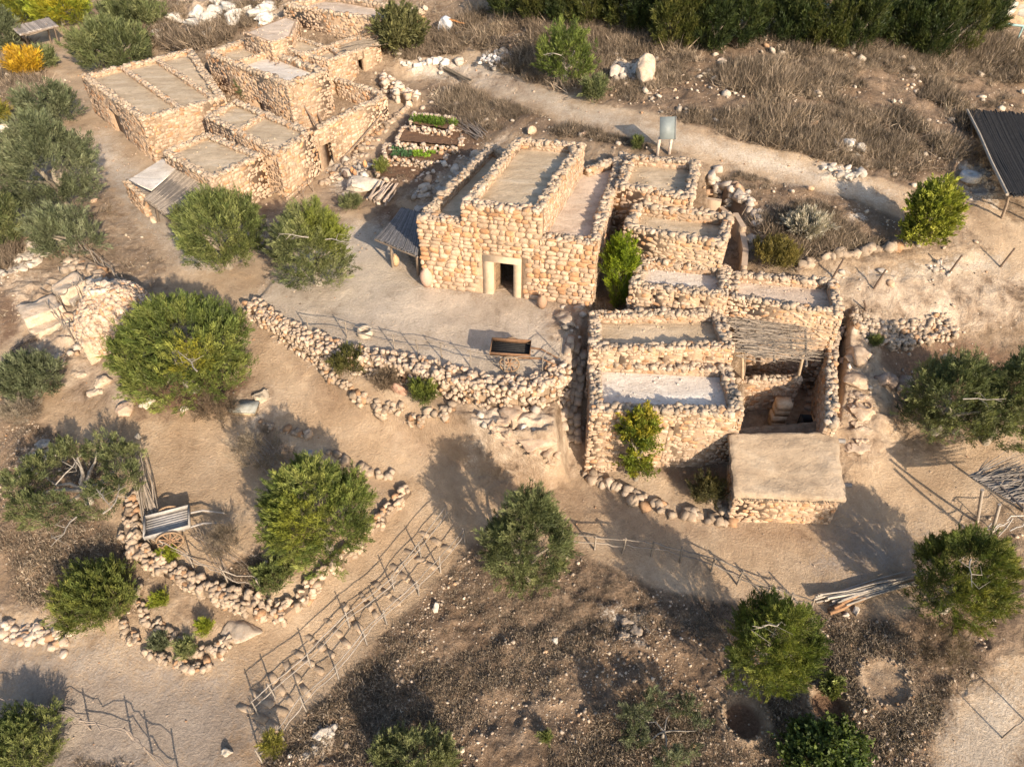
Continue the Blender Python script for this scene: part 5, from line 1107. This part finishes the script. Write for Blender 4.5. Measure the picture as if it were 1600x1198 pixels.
for x, y, l in ((1300,434,'leftmost, beside the pale boulder row'),(1364,451,'second from the left, leaning'),(1481,428,'third from the left, nearest the yellow-green bush'),(1562,417,'right, nearest the picture edge'),(1354,486,'short stub below the others')):
    g = gq(x, y); mb = MB(); h_ = .6 if 'stub' in l else 1.25; e = [.25, -.05, h_] if 'stub' not in l else [-.3, .1, h_]; mb.tube([g - [0,0,.2], g + np.array(e)*.5 + [.02,0,0], g + e], [.06,.055,.05], 6, (.16,.11,.08)); tag(mb.build('wooden_post', M_WOOD, loc=g), 'dark wooden post on the bare right bank, ' + l, 'post', 'posts on the bare bank')
fence('wooden_railing', 'broken pole barrier in front of the farm doorway', [(455,330),(477,312),(490,300)], 1.0, (.95,.6), base=True, col=(.26,.2,.15))
fence('wooden_railing', 'short railing beside the right-hand golden-green tree', [(1527,845),(1560,836),(1605,818)], 1.2, (.9,.6), base=True, wob=.12, col=(.45,.42,.38))
fence('wooden_railing', 'dark pole railing in the lower right corner over the side path', [(1512,1000),(1545,975),(1600,925)], 1.0, (.95,), base=True, col=(.2,.16,.13))
fence('wooden_railing', 'short low railing at the right-hand bottom corner', [(1566,1152),(1605,1128)], 1.0, (.95,), base=True)
# poles and sticks lying about
def sticks(name, label, starts, ends, n, r=.04, col=(.34,.28,.22), cat='sticks', z0=.06, dz=.35, lift=None, mat=None, jit=6, nseg=4):
    mb = MB(); 
    for k in range(n):
        t = rng.random(); a = np.array(starts[0])*(1-t) + np.array(starts[1])*t; b = np.array(ends[0])*(1-t) + np.array(ends[1])*t
        a = gq(*(a + rng.normal(0, jit, 2)*.5)) + [0,0,z0 + rng.random()*dz]; b = gq(*(b + rng.normal(0, jit, 2))) + [0,0,z0 + rng.random()*dz]
        if lift: b[2] += lift
        pts = [a + (b-a)*s + rng.normal(0, .03, 3) for s in np.linspace(0, 1, nseg)]
        mb.tube(pts, np.linspace(r, r*.45, nseg)*rng.uniform(.6,1.2), 5, np.array(col)*rng.uniform(.6,1.25))
    return tag(mb.build(name, mat or M_WOOD), label, cat)
sticks('stick_pile', 'tall stack of long grey branches between the open olive and the old cart', ((225,830),(262,832)), ((218,745),(238,750)), 34, .035, dz=.5, lift=.9)
sticks('pole_bundle', 'long bundle of bleached poles lying at the edge of the lower path, right', ((1268,938),(1330,948)), ((1420,908),(1440,912)), 26, .05, (.42,.37,.31))
sticks('pole_bundle', 'brown logs under the bleached pole bundle', ((1290,960),(1300,955)), ((1345,945),(1360,932)), 6, .09, (.30,.17,.09))
sticks('firewood', 'bundle of split firewood logs beside the pottery slab', ((578,318),(605,322)), ((598,292),(622,300)), 14, .1, (.42,.33,.26), cat='firewood', dz=.5, jit=3)
sticks('timber_beams', 'weathered beams lying beside the upper trail', ((690,112),(700,110)), ((728,132),(742,134)), 5, .11, (.30,.24,.17), cat='beams', jit=2)
sticks('stick_pile', 'fan of thin sticks at the right end of the vegetable beds', ((745,220),(760,215)), ((705,186),(735,190)), 26, .03, (.33,.27,.22), dz=.3)
sticks('stick_pile', 'heap of old wood in front of the low farmhouse corner', ((418,300),(440,308)), ((455,285),(475,290)), 12, .05, (.26,.2,.15), dz=.6)
sticks('branch_heap', 'dead grey branches on the ground above the tall bright green tree', ((380,690),(430,730)), ((420,760),(445,700)), 40, .02, (.36,.3,.25), jit=16, dz=.5)
sticks('branch_heap', 'dark dry branches in the scrub beside the upper trail', ((760,60),(780,75)), ((800,75),(830,62)), 26, .03, (.14,.11,.09), jit=8, dz=.5)
sticks('branch_heap', 'dry branches scattered behind the row of cart railing posts', ((300,830),(330,840)), ((330,880),(390,890)), 30, .018, (.3,.24,.19), jit=12, dz=.3)
sticks('branch_heap', 'dark broken branches at the left edge under the small round olive', ((10,560),(40,540)), ((55,535),(62,525)), 14, .03, (.15,.12,.1), jit=4, dz=.3)
for (a, b, l) in (((478,142),(505,196),'pair of long poles leaning against the tall white-roofed farmhouse, upper one'), ((470,158),(497,200),'pair of long poles leaning against the tall white-roofed farmhouse, lower one')):
    mb = MB(); p = up(a[0], a[1], 3.1); q = up(b[0], b[1], 1.2); mb.tube([p, (p+q)/2 + [.05,0,-.1], q], [.05,.07,.09], 5, (.22,.16,.12)); tag(mb.build('leaning_pole', M_WOOD), l, 'pole', 'poles in the farm courtyard')
mb = MB(); p = [up(604,170,2.3), up(582,196,1.9), up(560,222,1.2), up(536,246,.5)]; mb.tube(p, [.03,.05,.05,.04], 5, (.22,.17,.13)); tag(mb.build('leaning_pole', M_WOOD), 'long thin pole leaning along the sunlit farm courtyard wall', 'pole')
for k, (x, y) in enumerate(((418,91),(424,94),(436,98),(430,101),(426,116))):
    mb = MB(); a = up(x, y, 4.35); b = a + np.array([rng.uniform(-.3,.6), rng.uniform(-.9,.3), .03]); mb.tube([a, (a+b)/2 + [0,.06,.02], b], .07, 5, (.24,.17,.12))
    tag(mb.build('roof_stick', M_WOOD), ['leftmost short stick on the white farmhouse roof','second short stick from the left on the white farmhouse roof','rightmost short stick of the upper row on the white farmhouse roof','short stick below the upper row on the white farmhouse roof','single stick lying apart nearest the white roof edge'][k], 'stick', 'sticks on the white roof')

# ------------------------------------------------------------------ carts
def cart(label, px, py, ang, L=1.9, W=1.15, col=(.32,.28,.24), bedh=.75, wr=.55, inner=None, tilt=0.):
    g = gq(px, py); rt = root('wooden_cart', g, label, 'cart')
    Rm = np.array(Matrix.Rotation(ang, 3, 'Z') @ Matrix.Rotation(tilt, 3, 'Y')); T = lambda v: g + np.asarray(v, float) @ Rm.T
    def bx(mb, c, s, col):
        v = CUBE[0]*np.array(s) + np.array(c); mb.add(T(v), CUBE[1], col)
    mb = MB(); n = 8
    for i in range(n): bx(mb, (0, -W/2 + W*(i+.5)/n, bedh), (L, W/n*.985, .045), np.array(inner or col)*rng.uniform(.85,1.15))
    for k in (-.35, .35): bx(mb, (k*L, 0, bedh - .06), (.1, W, .07), np.array(col)*.8)
    mb.build('bed', M_WOOD, rt)
    for s in (-1, 1):
        mb = MB(); bx(mb, (0, s*(W/2+.03), bedh + .13), (L, .045, .22), np.array(col)*rng.uniform(.9,1.1)); mb.build('side_board', M_WOOD, rt)
        mb = MB(); bx(mb, (s*(L/2+.025), 0, bedh + .13), (.045, W + .1, .22), np.array(col)*rng.uniform(.9,1.1)); mb.build('end_board', M_WOOD, rt)
        wc = np.array([0., s*(W/2 + .2), wr]); th = np.linspace(0, 2*math.pi, 25); mb = MB()
        mb.tube([T(wc + [wr*math.cos(t)*.95, 0, wr*math.sin(t)*.95]) for t in th], .045, 6, (.27,.18,.11))
        w = mb.build('wheel', M_WOOD, rt); mb = MB()
        for k in range(10):
            t = k*math.pi/5; mb.tube([T(wc), T(wc + [wr*.93*math.cos(t), 0, wr*.93*math.sin(t)])], [.03,.022], 5, (.33,.2,.12))
        mb.tube([T(wc - [0,.09,0]), T(wc + [0,.09,0])], .09, 8, (.25,.16,.1)); ORG[w.name] = ORG[rt.name]; mb.build('spokes', M_WOOD, w)
        mb = MB(); mb.tube([T([L*.2, s*W*.4, bedh-.1]), T([L*.8, s*W*.34, bedh-.12]), T([L*1.25, s*W*.26, .25])], [.05,.045,.035], 6, np.array(col)*.95); mb.build('shaft', M_WOOD, rt)
    mb = MB(); mb.tube([T([0,-W/2-.2,wr]), T([0,W/2+.2,wr])], .045, 6, (.2,.13,.09)); mb.build('axle', M_WOOD, rt)
cart('low wooden cart with dark bed and spoked wheels at the edge of the open yard', 797, 566, R(-4), 1.9, 1.1, (.20,.11,.06), .8, .5, (.03,.028,.025), tilt=R(2))
cart('weathered grey wooden cart with spoked wheels inside the terrace wall', 272, 836, R(20), 1.75, 1.1, (.36,.33,.30), .8, .55, (.38,.35,.32))

# ------------------------------------------------------------------ boulders, slabs and pots
def boulder(label, px, py, wpx, base=PALE, flat=.7, name='boulder', seed=None, asp=.75, sink=.3, rot=None):
    g = gq(px, py); s = wpx*depth(g)/F; mb = MB(); k = rng.integers(0, len(BIG)) if seed is None else seed; v, f = BIG[k]
    a = rng.uniform(0, 6.28) if rot is None else rot; M = np.array(Matrix.Rotation(a, 3, 'Z')); v = (v*np.array([s, s*asp, s*flat])) @ M.T
    v = v + unit(v)*(fbm(v[:,0]*2.5/s+px, v[:,1]*2.5/s, v[:,2]*2.5/s, 3)*s*.07)[:, None]
    v[:, 2] += s*flat*(.5 - sink); mb.add(v + g, f, np.array(base)*rng.uniform(.92,1.08)); return tag(mb.build(name, M_STONE, loc=g), label, 'rock')
for a in [('large pale boulder, right one of a pair in the scrub above the upper trail', 1008,118,52,(.52,.42,.32),.8), ('pale boulder, left one of a pair in the scrub above the upper trail', 960,118,30,(.52,.44,.36),.6),
 ('white rock on the slope above the bend of the upper trail', 1326,228,34,(.60,.55,.48),.5), ('flat broad boulder at the corner of the straight stone wall and the terrace wall', 375,985,58,(.42,.34,.26),.22), ('single grey boulder standing on the lower road', 354,1176,20,(.46,.41,.34),.8),
 ('pale rock on the dark soil right of the lower handrail', 681,950,16,(.5,.44,.36),.7), ('flat pale rock on the dark soil left of centre, below the lone olive', 866,1001,14,(.52,.47,.4),.5), ('pink boulder in the planting bed below the open yard', 624,611,26,(.50,.31,.22),.8),
 ('leaning rock slab beside the stone bench', 408,624,32,(.48,.40,.30),.6), ('blue-grey flat slab in the shade at the tip of the tall tree', 481,711,24,(.36,.37,.38),.3), ('white rock at the foot of the yellow-green tree', 536,424,18,(.56,.48,.38),.7),
 ('brown rock outside the upper end of the retaining wall', 490,548,18,(.24,.18,.13),.8), ('tan rock in front of the biggest bright green tree, left', 200,640,34,(.50,.37,.27),.6), ('white rock under the biggest bright green tree', 230,632,24,(.58,.5,.4),.5), ('small white rock under the right side of the biggest tree', 290,640,16,(.6,.52,.42),.5),
 ('standing stone on the bare ground right of the open olive', 217,685,10,(.5,.45,.38),1.4), ('reddish rock at the edge of the shallow pit', 1322,1050,8,(.5,.36,.28),.7), ('low pale outcrop on the bank right of the narrow flat-roofed room', 1480,560,30,(.42,.34,.26),.3),
 ('boulder between the open yard and the stepped stair, nearest the hall corner', 882,500,46,(.42,.34,.26),.35), ('boulder above the stair beside the clay pot', 905,482,26,(.40,.34,.28),.4),
 ('cracked rounded rock beside the courtyard wall, upper one', 1340,560,44,(.50,.38,.27),.5), ('cracked rounded rock beside the courtyard wall, lower one', 1338,600,42,(.48,.36,.25),.45), ('rock bench right of the courtyard wall holding a round basin', 1342,645,48,(.47,.36,.26),.35),
 ('pale flat rock left of the mud roof beam', 1338,700,40,(.46,.36,.27),.25), ('rubbly block at the trench end beside the dome, upper', 128,525,34,(.55,.43,.31),.9), ('rubbly block under the dome on the lower side', 152,560,32,(.55,.43,.31),.8), ('rubbly block between the dome and the biggest tree', 163,600,26,(.55,.43,.31),.8),
 
 ('white boulder with a paved top behind the olives at the left edge', 12,205,20,(.6,.54,.46),.8), ('orange rock heap edge by the left lane', 148,315,16,(.55,.40,.28),.6), ('pale rock at the foot of the shed on the lane', 240,346,16,(.55,.43,.31),.7),
 ('rounded rock at the upper yard bank behind the hall, left', 831,208,18,(.55,.40,.28),.9), ('rounded rock at the upper yard bank behind the hall, right', 912,213,14,(.50,.36,.26),.9), ('white rock at the hill bend of the trail', 1117,190,12,(.6,.55,.5),.8), ('pale rock high on the hillside scrub', 1127,97,16,(.58,.48,.38),.6),
 ('rock outcrop between retaining wall and stair, upper', 800,655,50,(.47,.35,.25),.4), ('rock outcrop between retaining wall and stair, lower', 835,690,56,(.47,.35,.25),.35), ('large pale stone at the foot of the retaining wall corner', 838,634,26,(.56,.44,.31),.6), ('second pale stone at the foot of the retaining wall corner', 860,622,18,(.55,.43,.31),.6),
 ('white rock beside the bleached pole bundle', 1337,955,16,(.5,.44,.37),.8), ('small rock beside the bleached pole bundle', 1322,961,12,(.55,.48,.4),.7)]:
    boulder(*a)
g = gq(383,642); mb = MB(); mb.box(g + [0,0,.28], (1.35,.75,.14), R(-3), (.36,.36,.32)); mb.box(g + [0,0,.1], (1.2,.62,.3), R(-3), (.50,.38,.25)); tag(mb.build('stone_bench', M_STONE, loc=g), 'flat-topped stone bench block right of the biggest green tree', 'bench')
# dome kiln
g = gq(190,512); rt = root('rubble_dome', g, 'big round rubble-built dome next to the rock-cut trench', 'dome'); mb = MB()
rd = np.array([1.95,2.2,2.5]); v, f = ico(3); mb.add(g + v*rd*.99, f, (.42,.31,.22)); P = []
for _ in range(1700):
    d = unit(rng.normal(size=3)); d[2] = abs(d[2]); P.append(g + d*rd*(1 + .05*noise(d[0]*3, d[1]*3, d[2]*3)))
rocks(mb, np.array(P), rng.uniform(.16,.34,len(P)), (.50,.38,.28), .12, .6, .9); mb.build('dome_shell', M_STONE, rt)
mb = MB(); P = []; 
for k in range(40):
    t = k/40*6.283; P.append(g + [math.cos(t)*.5 - .3, math.sin(t)*.45, 2.4 + rng.uniform(0,.2)])
rocks(mb, np.array(P), .34, (.56,.45,.34)); mb.build('rim_stones', M_STONE, rt)
# lathe pots
def lathe(mb, g, prof, col, n=16):
    th = np.arange(n)*2*math.pi/n; V = np.array([[r*math.cos(t), r*math.sin(t), z] for r, z in prof for t in th]) + g
    f = [[i*n+j, i*n+(j+1) % n, (i+1)*n+(j+1) % n, (i+1)*n+j] for i in range(len(prof)-1) for j in range(n)]; mb.add(V, f, col)
def jar(label, p, s, col, name='clay_jar'):
    mb = MB(); lathe(mb, p, [(0,.01),(.14*s,0),(.26*s,.25*s),(.30*s,.5*s),(.24*s,.72*s),(.12*s,.85*s),(.13*s,.95*s),(.09*s,.95*s),(.08*s,.8*s),(.0,.6*s)], col); return tag(mb.build(name, M_POT, loc=p), label, 'pot')
jar('tall pinkish clay jar standing at the left corner of the hall', gq(668,447), 1.35, (.50,.33,.25)); jar('round clay pot at the right foot of the hall front', gq(847,481), .95, (.36,.23,.15)); jar('small black-topped pot beside the tall pinkish jar', gq(672,441), .7, (.08,.06,.05))
jar('clay pot standing beside the post of the dark reed awning', gq(619,415), .8, (.50,.34,.2))
g = gq(565,292); rt = root('pottery_slab', g, 'large flat pale rock slab in front of the farm, with pots along its far edge', 'rock slab')
mb = MB(); v, f = BIG[2]; v = v*np.array([3.0,2.4,.8]); v[:, 2] += .25; mb.add(v + g, f, (.56,.49,.40)); mb.build('slab', M_STONE, rt)
for k, (x, y, s, c, l) in enumerate(((541,284,.6,(.14,.1,.08),'dark jar at the left end of the pottery slab'),(552,277,.5,(.55,.27,.12),'orange pot in the middle of the pottery slab'),(556,281,.55,(.4,.22,.12),'brown pot in front of the orange pot on the slab'),(563,272,.5,(.30,.27,.24),'grey jar on the far edge of the pottery slab'),(572,268,.6,(.56,.3,.14),'orange bowl at the right end of the pottery slab'))):
    jar(l, gq(x, y) + [0,0,.3], s*.95, c)
boulder('white rounded stone behind the pottery slab', 575, 262, 20, (.6,.54,.46), .6)
def disc(label, g, r, h, hole, col, name='millstone', cat='millstone', n=28):
    mb = MB(); lathe(mb, g, [(hole,0),(r*.98,0),(r,h*.2),(r,h*.85),(r*.93,h),(hole*1.1,h),(hole,h*.95),(hole,0)], col, n); return tag(mb.build(name, M_STONE, loc=g), label, cat)
disc('round grey millstone with a dark central hole beside the dark shelter', gq(1514,281), .62, .42, .17, (.46,.44,.41))
disc('round stone basin sunk in the rock bench right of the courtyard wall', gq(1346,640)+[0,0,.25], .42, .15, .32, (.42,.3,.2), 'stone_basin', 'basin')
disc('small stone basin on the yard edge, by the pole railing', gq(571,523), .42, .35, .28, (.50,.42,.32), 'stone_basin', 'basin')
for (c, r, _), l in zip(PITW, ('ring of soil and stones round the deepest pit, lower right', 'ring of stones round the middle pit with the sapling', 'ring of pale stones round the shallow pit, rightmost')):
    mb = MB(); P = []
    for k in range(60):
        t = rng.uniform(0, 6.28); q = r*rng.uniform(1.05,1.3); x, y = c[0]+math.cos(t)*q, c[1]+math.sin(t)*q; P.append([x, y, float(GG(x, y)) + .03])
    rocks(mb, np.array(P), rng.uniform(.05,.13,len(P)), (.30,.235,.17)); tag(mb.build('pit_ring', M_STONE), l, 'stone ring')
# grey sign on two posts
g = gq(1036,243); rt = root('sign_board', g, 'grey tilted sign panel on two pale posts behind the topmost stepped house', 'sign')
for dx in (-.38,.38):
    mb = MB(); mb.box(g + [dx,0,.55], (.16,.16,1.3), 0, (.56,.46,.38)); mb.build('post', M_WOOD, rt)
mb = MB(); mb.box(g + [.05,.1,1.75], (.98,.07,1.35), R(4), (.19,.215,.215), (R(-28),0)); mb.build('panel', M_PAINT, rt)
mb = MB(); mb.box(g + [.56,.12,1.76], (.06,.12,1.4), R(4), (.20,.20,.19), (R(-28),0)); mb.build('panel_edge', M_PAINT, rt)
# builders' sack and board on the trail top
g = gq(704,50); mb = MB(); v, f = BIG[1]; mb.add(v*[1.5,1.1,1.4] + g + [-.4,0,.45], f, (.6,.6,.62)); tag(mb.build('white_sack', M_CLOTH, loc=g, smooth=True), 'bulging white builders sack at the head of the upper trail', 'sack')
mb = MB(); g2 = gq(712,47); mb.box(g2 + [0,0,.75], (2.1,.9,.12), R(-22), (.60,.26,.08), (R(-12),R(8))); mb.box(g2 + [.1,-.1,.35], (1.8,.8,.1), R(-18), (.48,.30,.18)); tag(mb.build('orange_board', M_PAINT, loc=g2), 'tilted orange-edged pallet boards beside the white sack', 'boards')
g = gq(778,98); mb = MB(); P = g + rng.normal(0,.6,(160,3))*[1.1,.8,0]; P[:,2] = g[2] + rng.random(160)*.5; rocks(mb, P, rng.uniform(.15,.4,160), (.54,.51,.48)); tag(mb.build('rock_pile', M_STONE, loc=g), 'round pile of white rocks right of the upper trail head', 'rock pile')
# curved plaster pit wall by the stepped houses
mb = MB(); W = [up(x, y, 2.4) for x, y in ((1100,308),(1128,312),(1150,330),(1163,352),(1168,378),(1166,404))]
for a, b in zip(W[:-1], W[1:]):
    u = (b-a)[:2]/np.linalg.norm((b-a)[:2]); nr = np.array([u[1], -u[0]])*.16; zt = min(2.3, max(1.9, float(GG(*(a[:2]-nr*4))))) + .05; mb.prism([a[:2]-nr, b[:2]-nr, b[:2]+nr, a[:2]+nr], .3, zt, (.44,.33,.235))
tag(mb.build('pit_wall', M_PLAST), 'smooth curved plastered bank wall enclosing the sunken yard by the stepped houses', 'wall')
# courtyard furniture
g = np.array(up(1264,676,-3.35)); rt = root('feeding_trough', g, 'dark open wooden trough in the courtyard corner behind the mud roof', 'trough'); mb = MB()
for s in (-1,1): mb.box(g + [s*.55,0,.5], (.06,.9,.7), R(-8), (.05,.045,.04)); mb.box(g + [0,s*.42,.5], (1.05,.06,.7), R(-8), (.06,.05,.045))
mb.box(g + [0,0,.2], (1.05,.8,.05), R(-8), (.03,.028,.025)); mb.build('box', M_WOOD, rt); mb = MB(); mb.box(g + [0,0,.88], (.08,.95,.05), R(-8), (.4,.26,.14)); mb.box(g + [.6,0,.88], (.05,1.,.08), R(-8), (.5,.32,.17)); mb.build('slat', M_WOOD, rt)
g = np.array(up(1212,664,-3.4)); mb = MB(); 
for z_ in (0,.45,.9,1.3): mb.box(g + [rng.normal(0,.03),rng.normal(0,.03),z_+.22], (.72,.6,.42), rng.normal(0,.08), np.array((.52,.38,.25))*rng.uniform(.9,1.1))
tag(mb.build('stone_pillar', M_STONE, loc=g), 'stub of a square stone pillar in the courtyard below the pergola', 'pillar')
def stair(name, label, pts, n, wd, col, h=.2, dp=.6):
    q = [gq(*p) for p in pts]; rt = root(name, q[0], label, 'steps'); L = np.array(q); 
    for k in range(n):
        t = (k+.5)/n*(len(q)-1); i = min(int(t), len(q)-2); p = L[i] + (L[i+1]-L[i])*(t-i); u = (L[i+1]-L[i])[:2]; a = math.atan2(u[1], u[0])
        mb = MB(); nn = 1 if wd < 1.1 else 3; pr = np.array([-u[1], u[0]])/(np.hypot(*u) + 1e-9); off = -wd/2
        for e in range(nn):
            w1 = wd/nn*rng.uniform(.8, 1.2); v, f = STONES[rng.integers(0,10)]; M = np.array(Matrix.Rotation(a + rng.normal(0,.08), 3, 'Z')); x = p[:2] + pr*(off + w1/2); off += w1*.88
            mb.add((v*np.array([dp*rng.uniform(.8,1.2),w1,h*1.5])) @ M.T + [x[0], x[1], float(GG(x[0],x[1])) + h*.05], f, np.array(col)*rng.uniform(.85,1.12))
        mb.build('step', M_STONE, rt)
stair('stone_stair', 'shaded stone stair descending between the open yard and the lowest tall house', [(905,545),(898,580),(893,615),(890,650),(893,690)], 12, 1.3, (.44,.36,.28), .22, .75)
stair('stepped_path', 'wide shallow stone steps between the two handrails of the sloping path', [(690,830),(650,885),(600,935),(550,970),(505,1010),(468,1055),(425,1090),(395,1130)], 13, 2.0, (.38,.29,.205), .07, .26)
stair('stone_stair', 'narrow stone stair inside the courtyard beside its outer wall', [(1284,570),(1276,605),(1268,645)], 7, .9, (.38,.3,.23), .2, .5)
stair('stone_stair', 'worn steps climbing beside the long farm courtyard wall', [(520,285),(550,258),(580,225),(610,185)], 9, 1.2, (.46,.37,.28), .14, .6)
stair('stone_stair', 'shaded rock-cut steps descending to the trench beside the dome', [(178,452),(160,446),(140,455)], 5, 1.6, (.38,.35,.31), .2, .7)
# pieces glimpsed behind the hedge
A, B = gq(1330,38), gq(1605,72); A = gq(1150,22); rt = root('metal_rail', A, 'pale blue metal rail glimpsed behind the top hedge', 'rail'); mb = MB(); mb.tube([A + [0,1.5,1.1], B + [0,1.5,1.1]], .1, 6, (.25,.38,.38)); mb.build('bar', M_PAINT, rt)
for t in np.linspace(0,1,8): mb = MB(); p = A + (B-A)*t + [0,1.5,0]; mb.tube([p - [0,0,.2], p + [0,0,1.1]], .08, 6, (.25,.38,.38)); mb.build('post', M_PAINT, rt)
q = [gq(1566,52), gq(1640,62)]; mb = rwall(None, [x + [0,3,0] for x in q], q[0][2]-.5, q[0][2]+4, .6, (.7,.5), (.40,.38,.34)); tag(mb.build('stone_wall', M_STONE), 'coursed grey stone wall in the top right corner behind the hedge', 'stone wall')

def roughblock(name, label, pts, zt, zb, col, cat='rock', amp=.12, k=10):
    q = ccw([up(a, b, zt) for a, b in pts]); q = [np.array(p[:2]) for p in q]; v, f = _cubegrid(k); st = (v + 1)/2; s_, t_ = st[:, :1], st[:, 1:2]
    xy = q[0]*(1-s_)*(1-t_) + q[1]*s_*(1-t_) + q[2]*s_*t_ + q[3]*(1-s_)*t_; V = np.hstack([xy, zb + (zt-zb)*st[:, 2:]])
    c = V.mean(0); V = V + unit(V - c)*(fbm(V[:,0]*1.3, V[:,1]*1.3, V[:,2]*2., 4)*amp)[:, None] + rng.normal(0, amp*.12, V.shape); mb = MB(); mb.add(V, f, col); return tag(mb.build(name, M_STONE), label, cat)
roughblock('rock_block', 'long cut limestone block at the lower left lip of the trench', [(26,478),(38,500),(98,478),(82,456)], .1, -1.6, (.54,.43,.32))
roughblock('rock_block', 'cut limestone block at the upper lip of the trench', [(78,447),(92,462),(132,440),(118,424)], .3, -1.4, (.54,.43,.32))
roughblock('rock_block', 'low limestone ledge along the bottom of the trench', [(45,512),(56,522),(110,500),(100,488)], -.5, -1.8, (.52,.42,.31))
roughblock('rock_block', 'grey flat slab between the two trench blocks', [(98,462),(112,474),(128,452),(118,442)], -.2, -1.5, (.40,.35,.29), amp=.06)
roughblock('rock_block', 'rough masonry pier between the trench and the dome', [(120,505),(128,540),(146,532),(140,500)], .2, -1.8, (.52,.40,.29))

def outcrop(label, spots, base, wpx):
    mb = MB(); g0 = gq(*spots[0])
    for (x, y) in spots:
        for k in range(3):
            g = gq(x + rng.normal(0, wpx*.3), y + rng.normal(0, wpx*.15)); s = wpx*depth(g)/F*rng.uniform(.5,1.1); v, f = BIG[rng.integers(0, len(BIG))]; a = rng.uniform(0, 6.28)
            M = np.array(Matrix.Rotation(a, 3, 'Z')); v = (v*np.array([s, s*.7, s*.4])) @ M.T; v = v + unit(v)*(fbm(v[:,0]*3/s+x, v[:,1]*3/s, v[:,2]*5/s, 4)*s*.13)[:, None]; v[:,2] += s*.02; mb.add(v + g, f, np.array(base)*rng.uniform(.85,1.1))
    return tag(mb.build('rock_outcrop', M_STONE), label, 'rock')
outcrop('white limestone outcrop beside the yellowish tuft above the trail bend', [(1318,215),(1335,225),(1325,240)], (.56,.51,.44), 24)
outcrop('pale trailside rock ledge where the upper trail bends', [(1290,262),(1310,268),(1330,272)], (.52,.46,.38), 20)
outcrop('grey-white rock ledge along the left side wall of the hall', [(665,325),(690,300),(720,270),(745,250),(700,310),(735,280)], (.42,.36,.30), 30)
outcrop('big white weathered rock slope in the top left beyond the farm', [(255,45),(280,30),(300,50),(320,25),(345,40),(370,20),(395,35),(350,10),(415,12)], (.58,.54,.48), 48)
outcrop('rough rock ledges at the left edge between the olives and the trench', [(15,425),(40,408),(60,395),(85,382)], (.50,.43,.35), 28)
outcrop('eroded rock ledge between the retaining wall and the wide path', [(770,665),(800,680),(830,700),(855,715),(790,655)], (.46,.34,.24), 34)
outcrop('grey rock slabs beside the open olive at the left', [(45,740),(60,715),(75,695)], (.42,.38,.33), 22)
outcrop('pale bedrock in the dark soil at the bottom beside the lower handrail', [(505,1150),(480,1175),(515,1140)], (.44,.40,.35), 22)
outcrop('pale bedrock patch in the dark field right of the lone olive', [(970,975),(990,990)], (.38,.31,.24), 22)
outcrop('cracked rock shelf outside the courtyard wall', [(1335,560),(1345,590),(1340,620),(1350,660),(1345,690)], (.44,.34,.25), 26)
outcrop('low ledge of rock on the slope between trench and round olive', [(90,560),(120,585),(150,610)], (.46,.37,.28), 26)
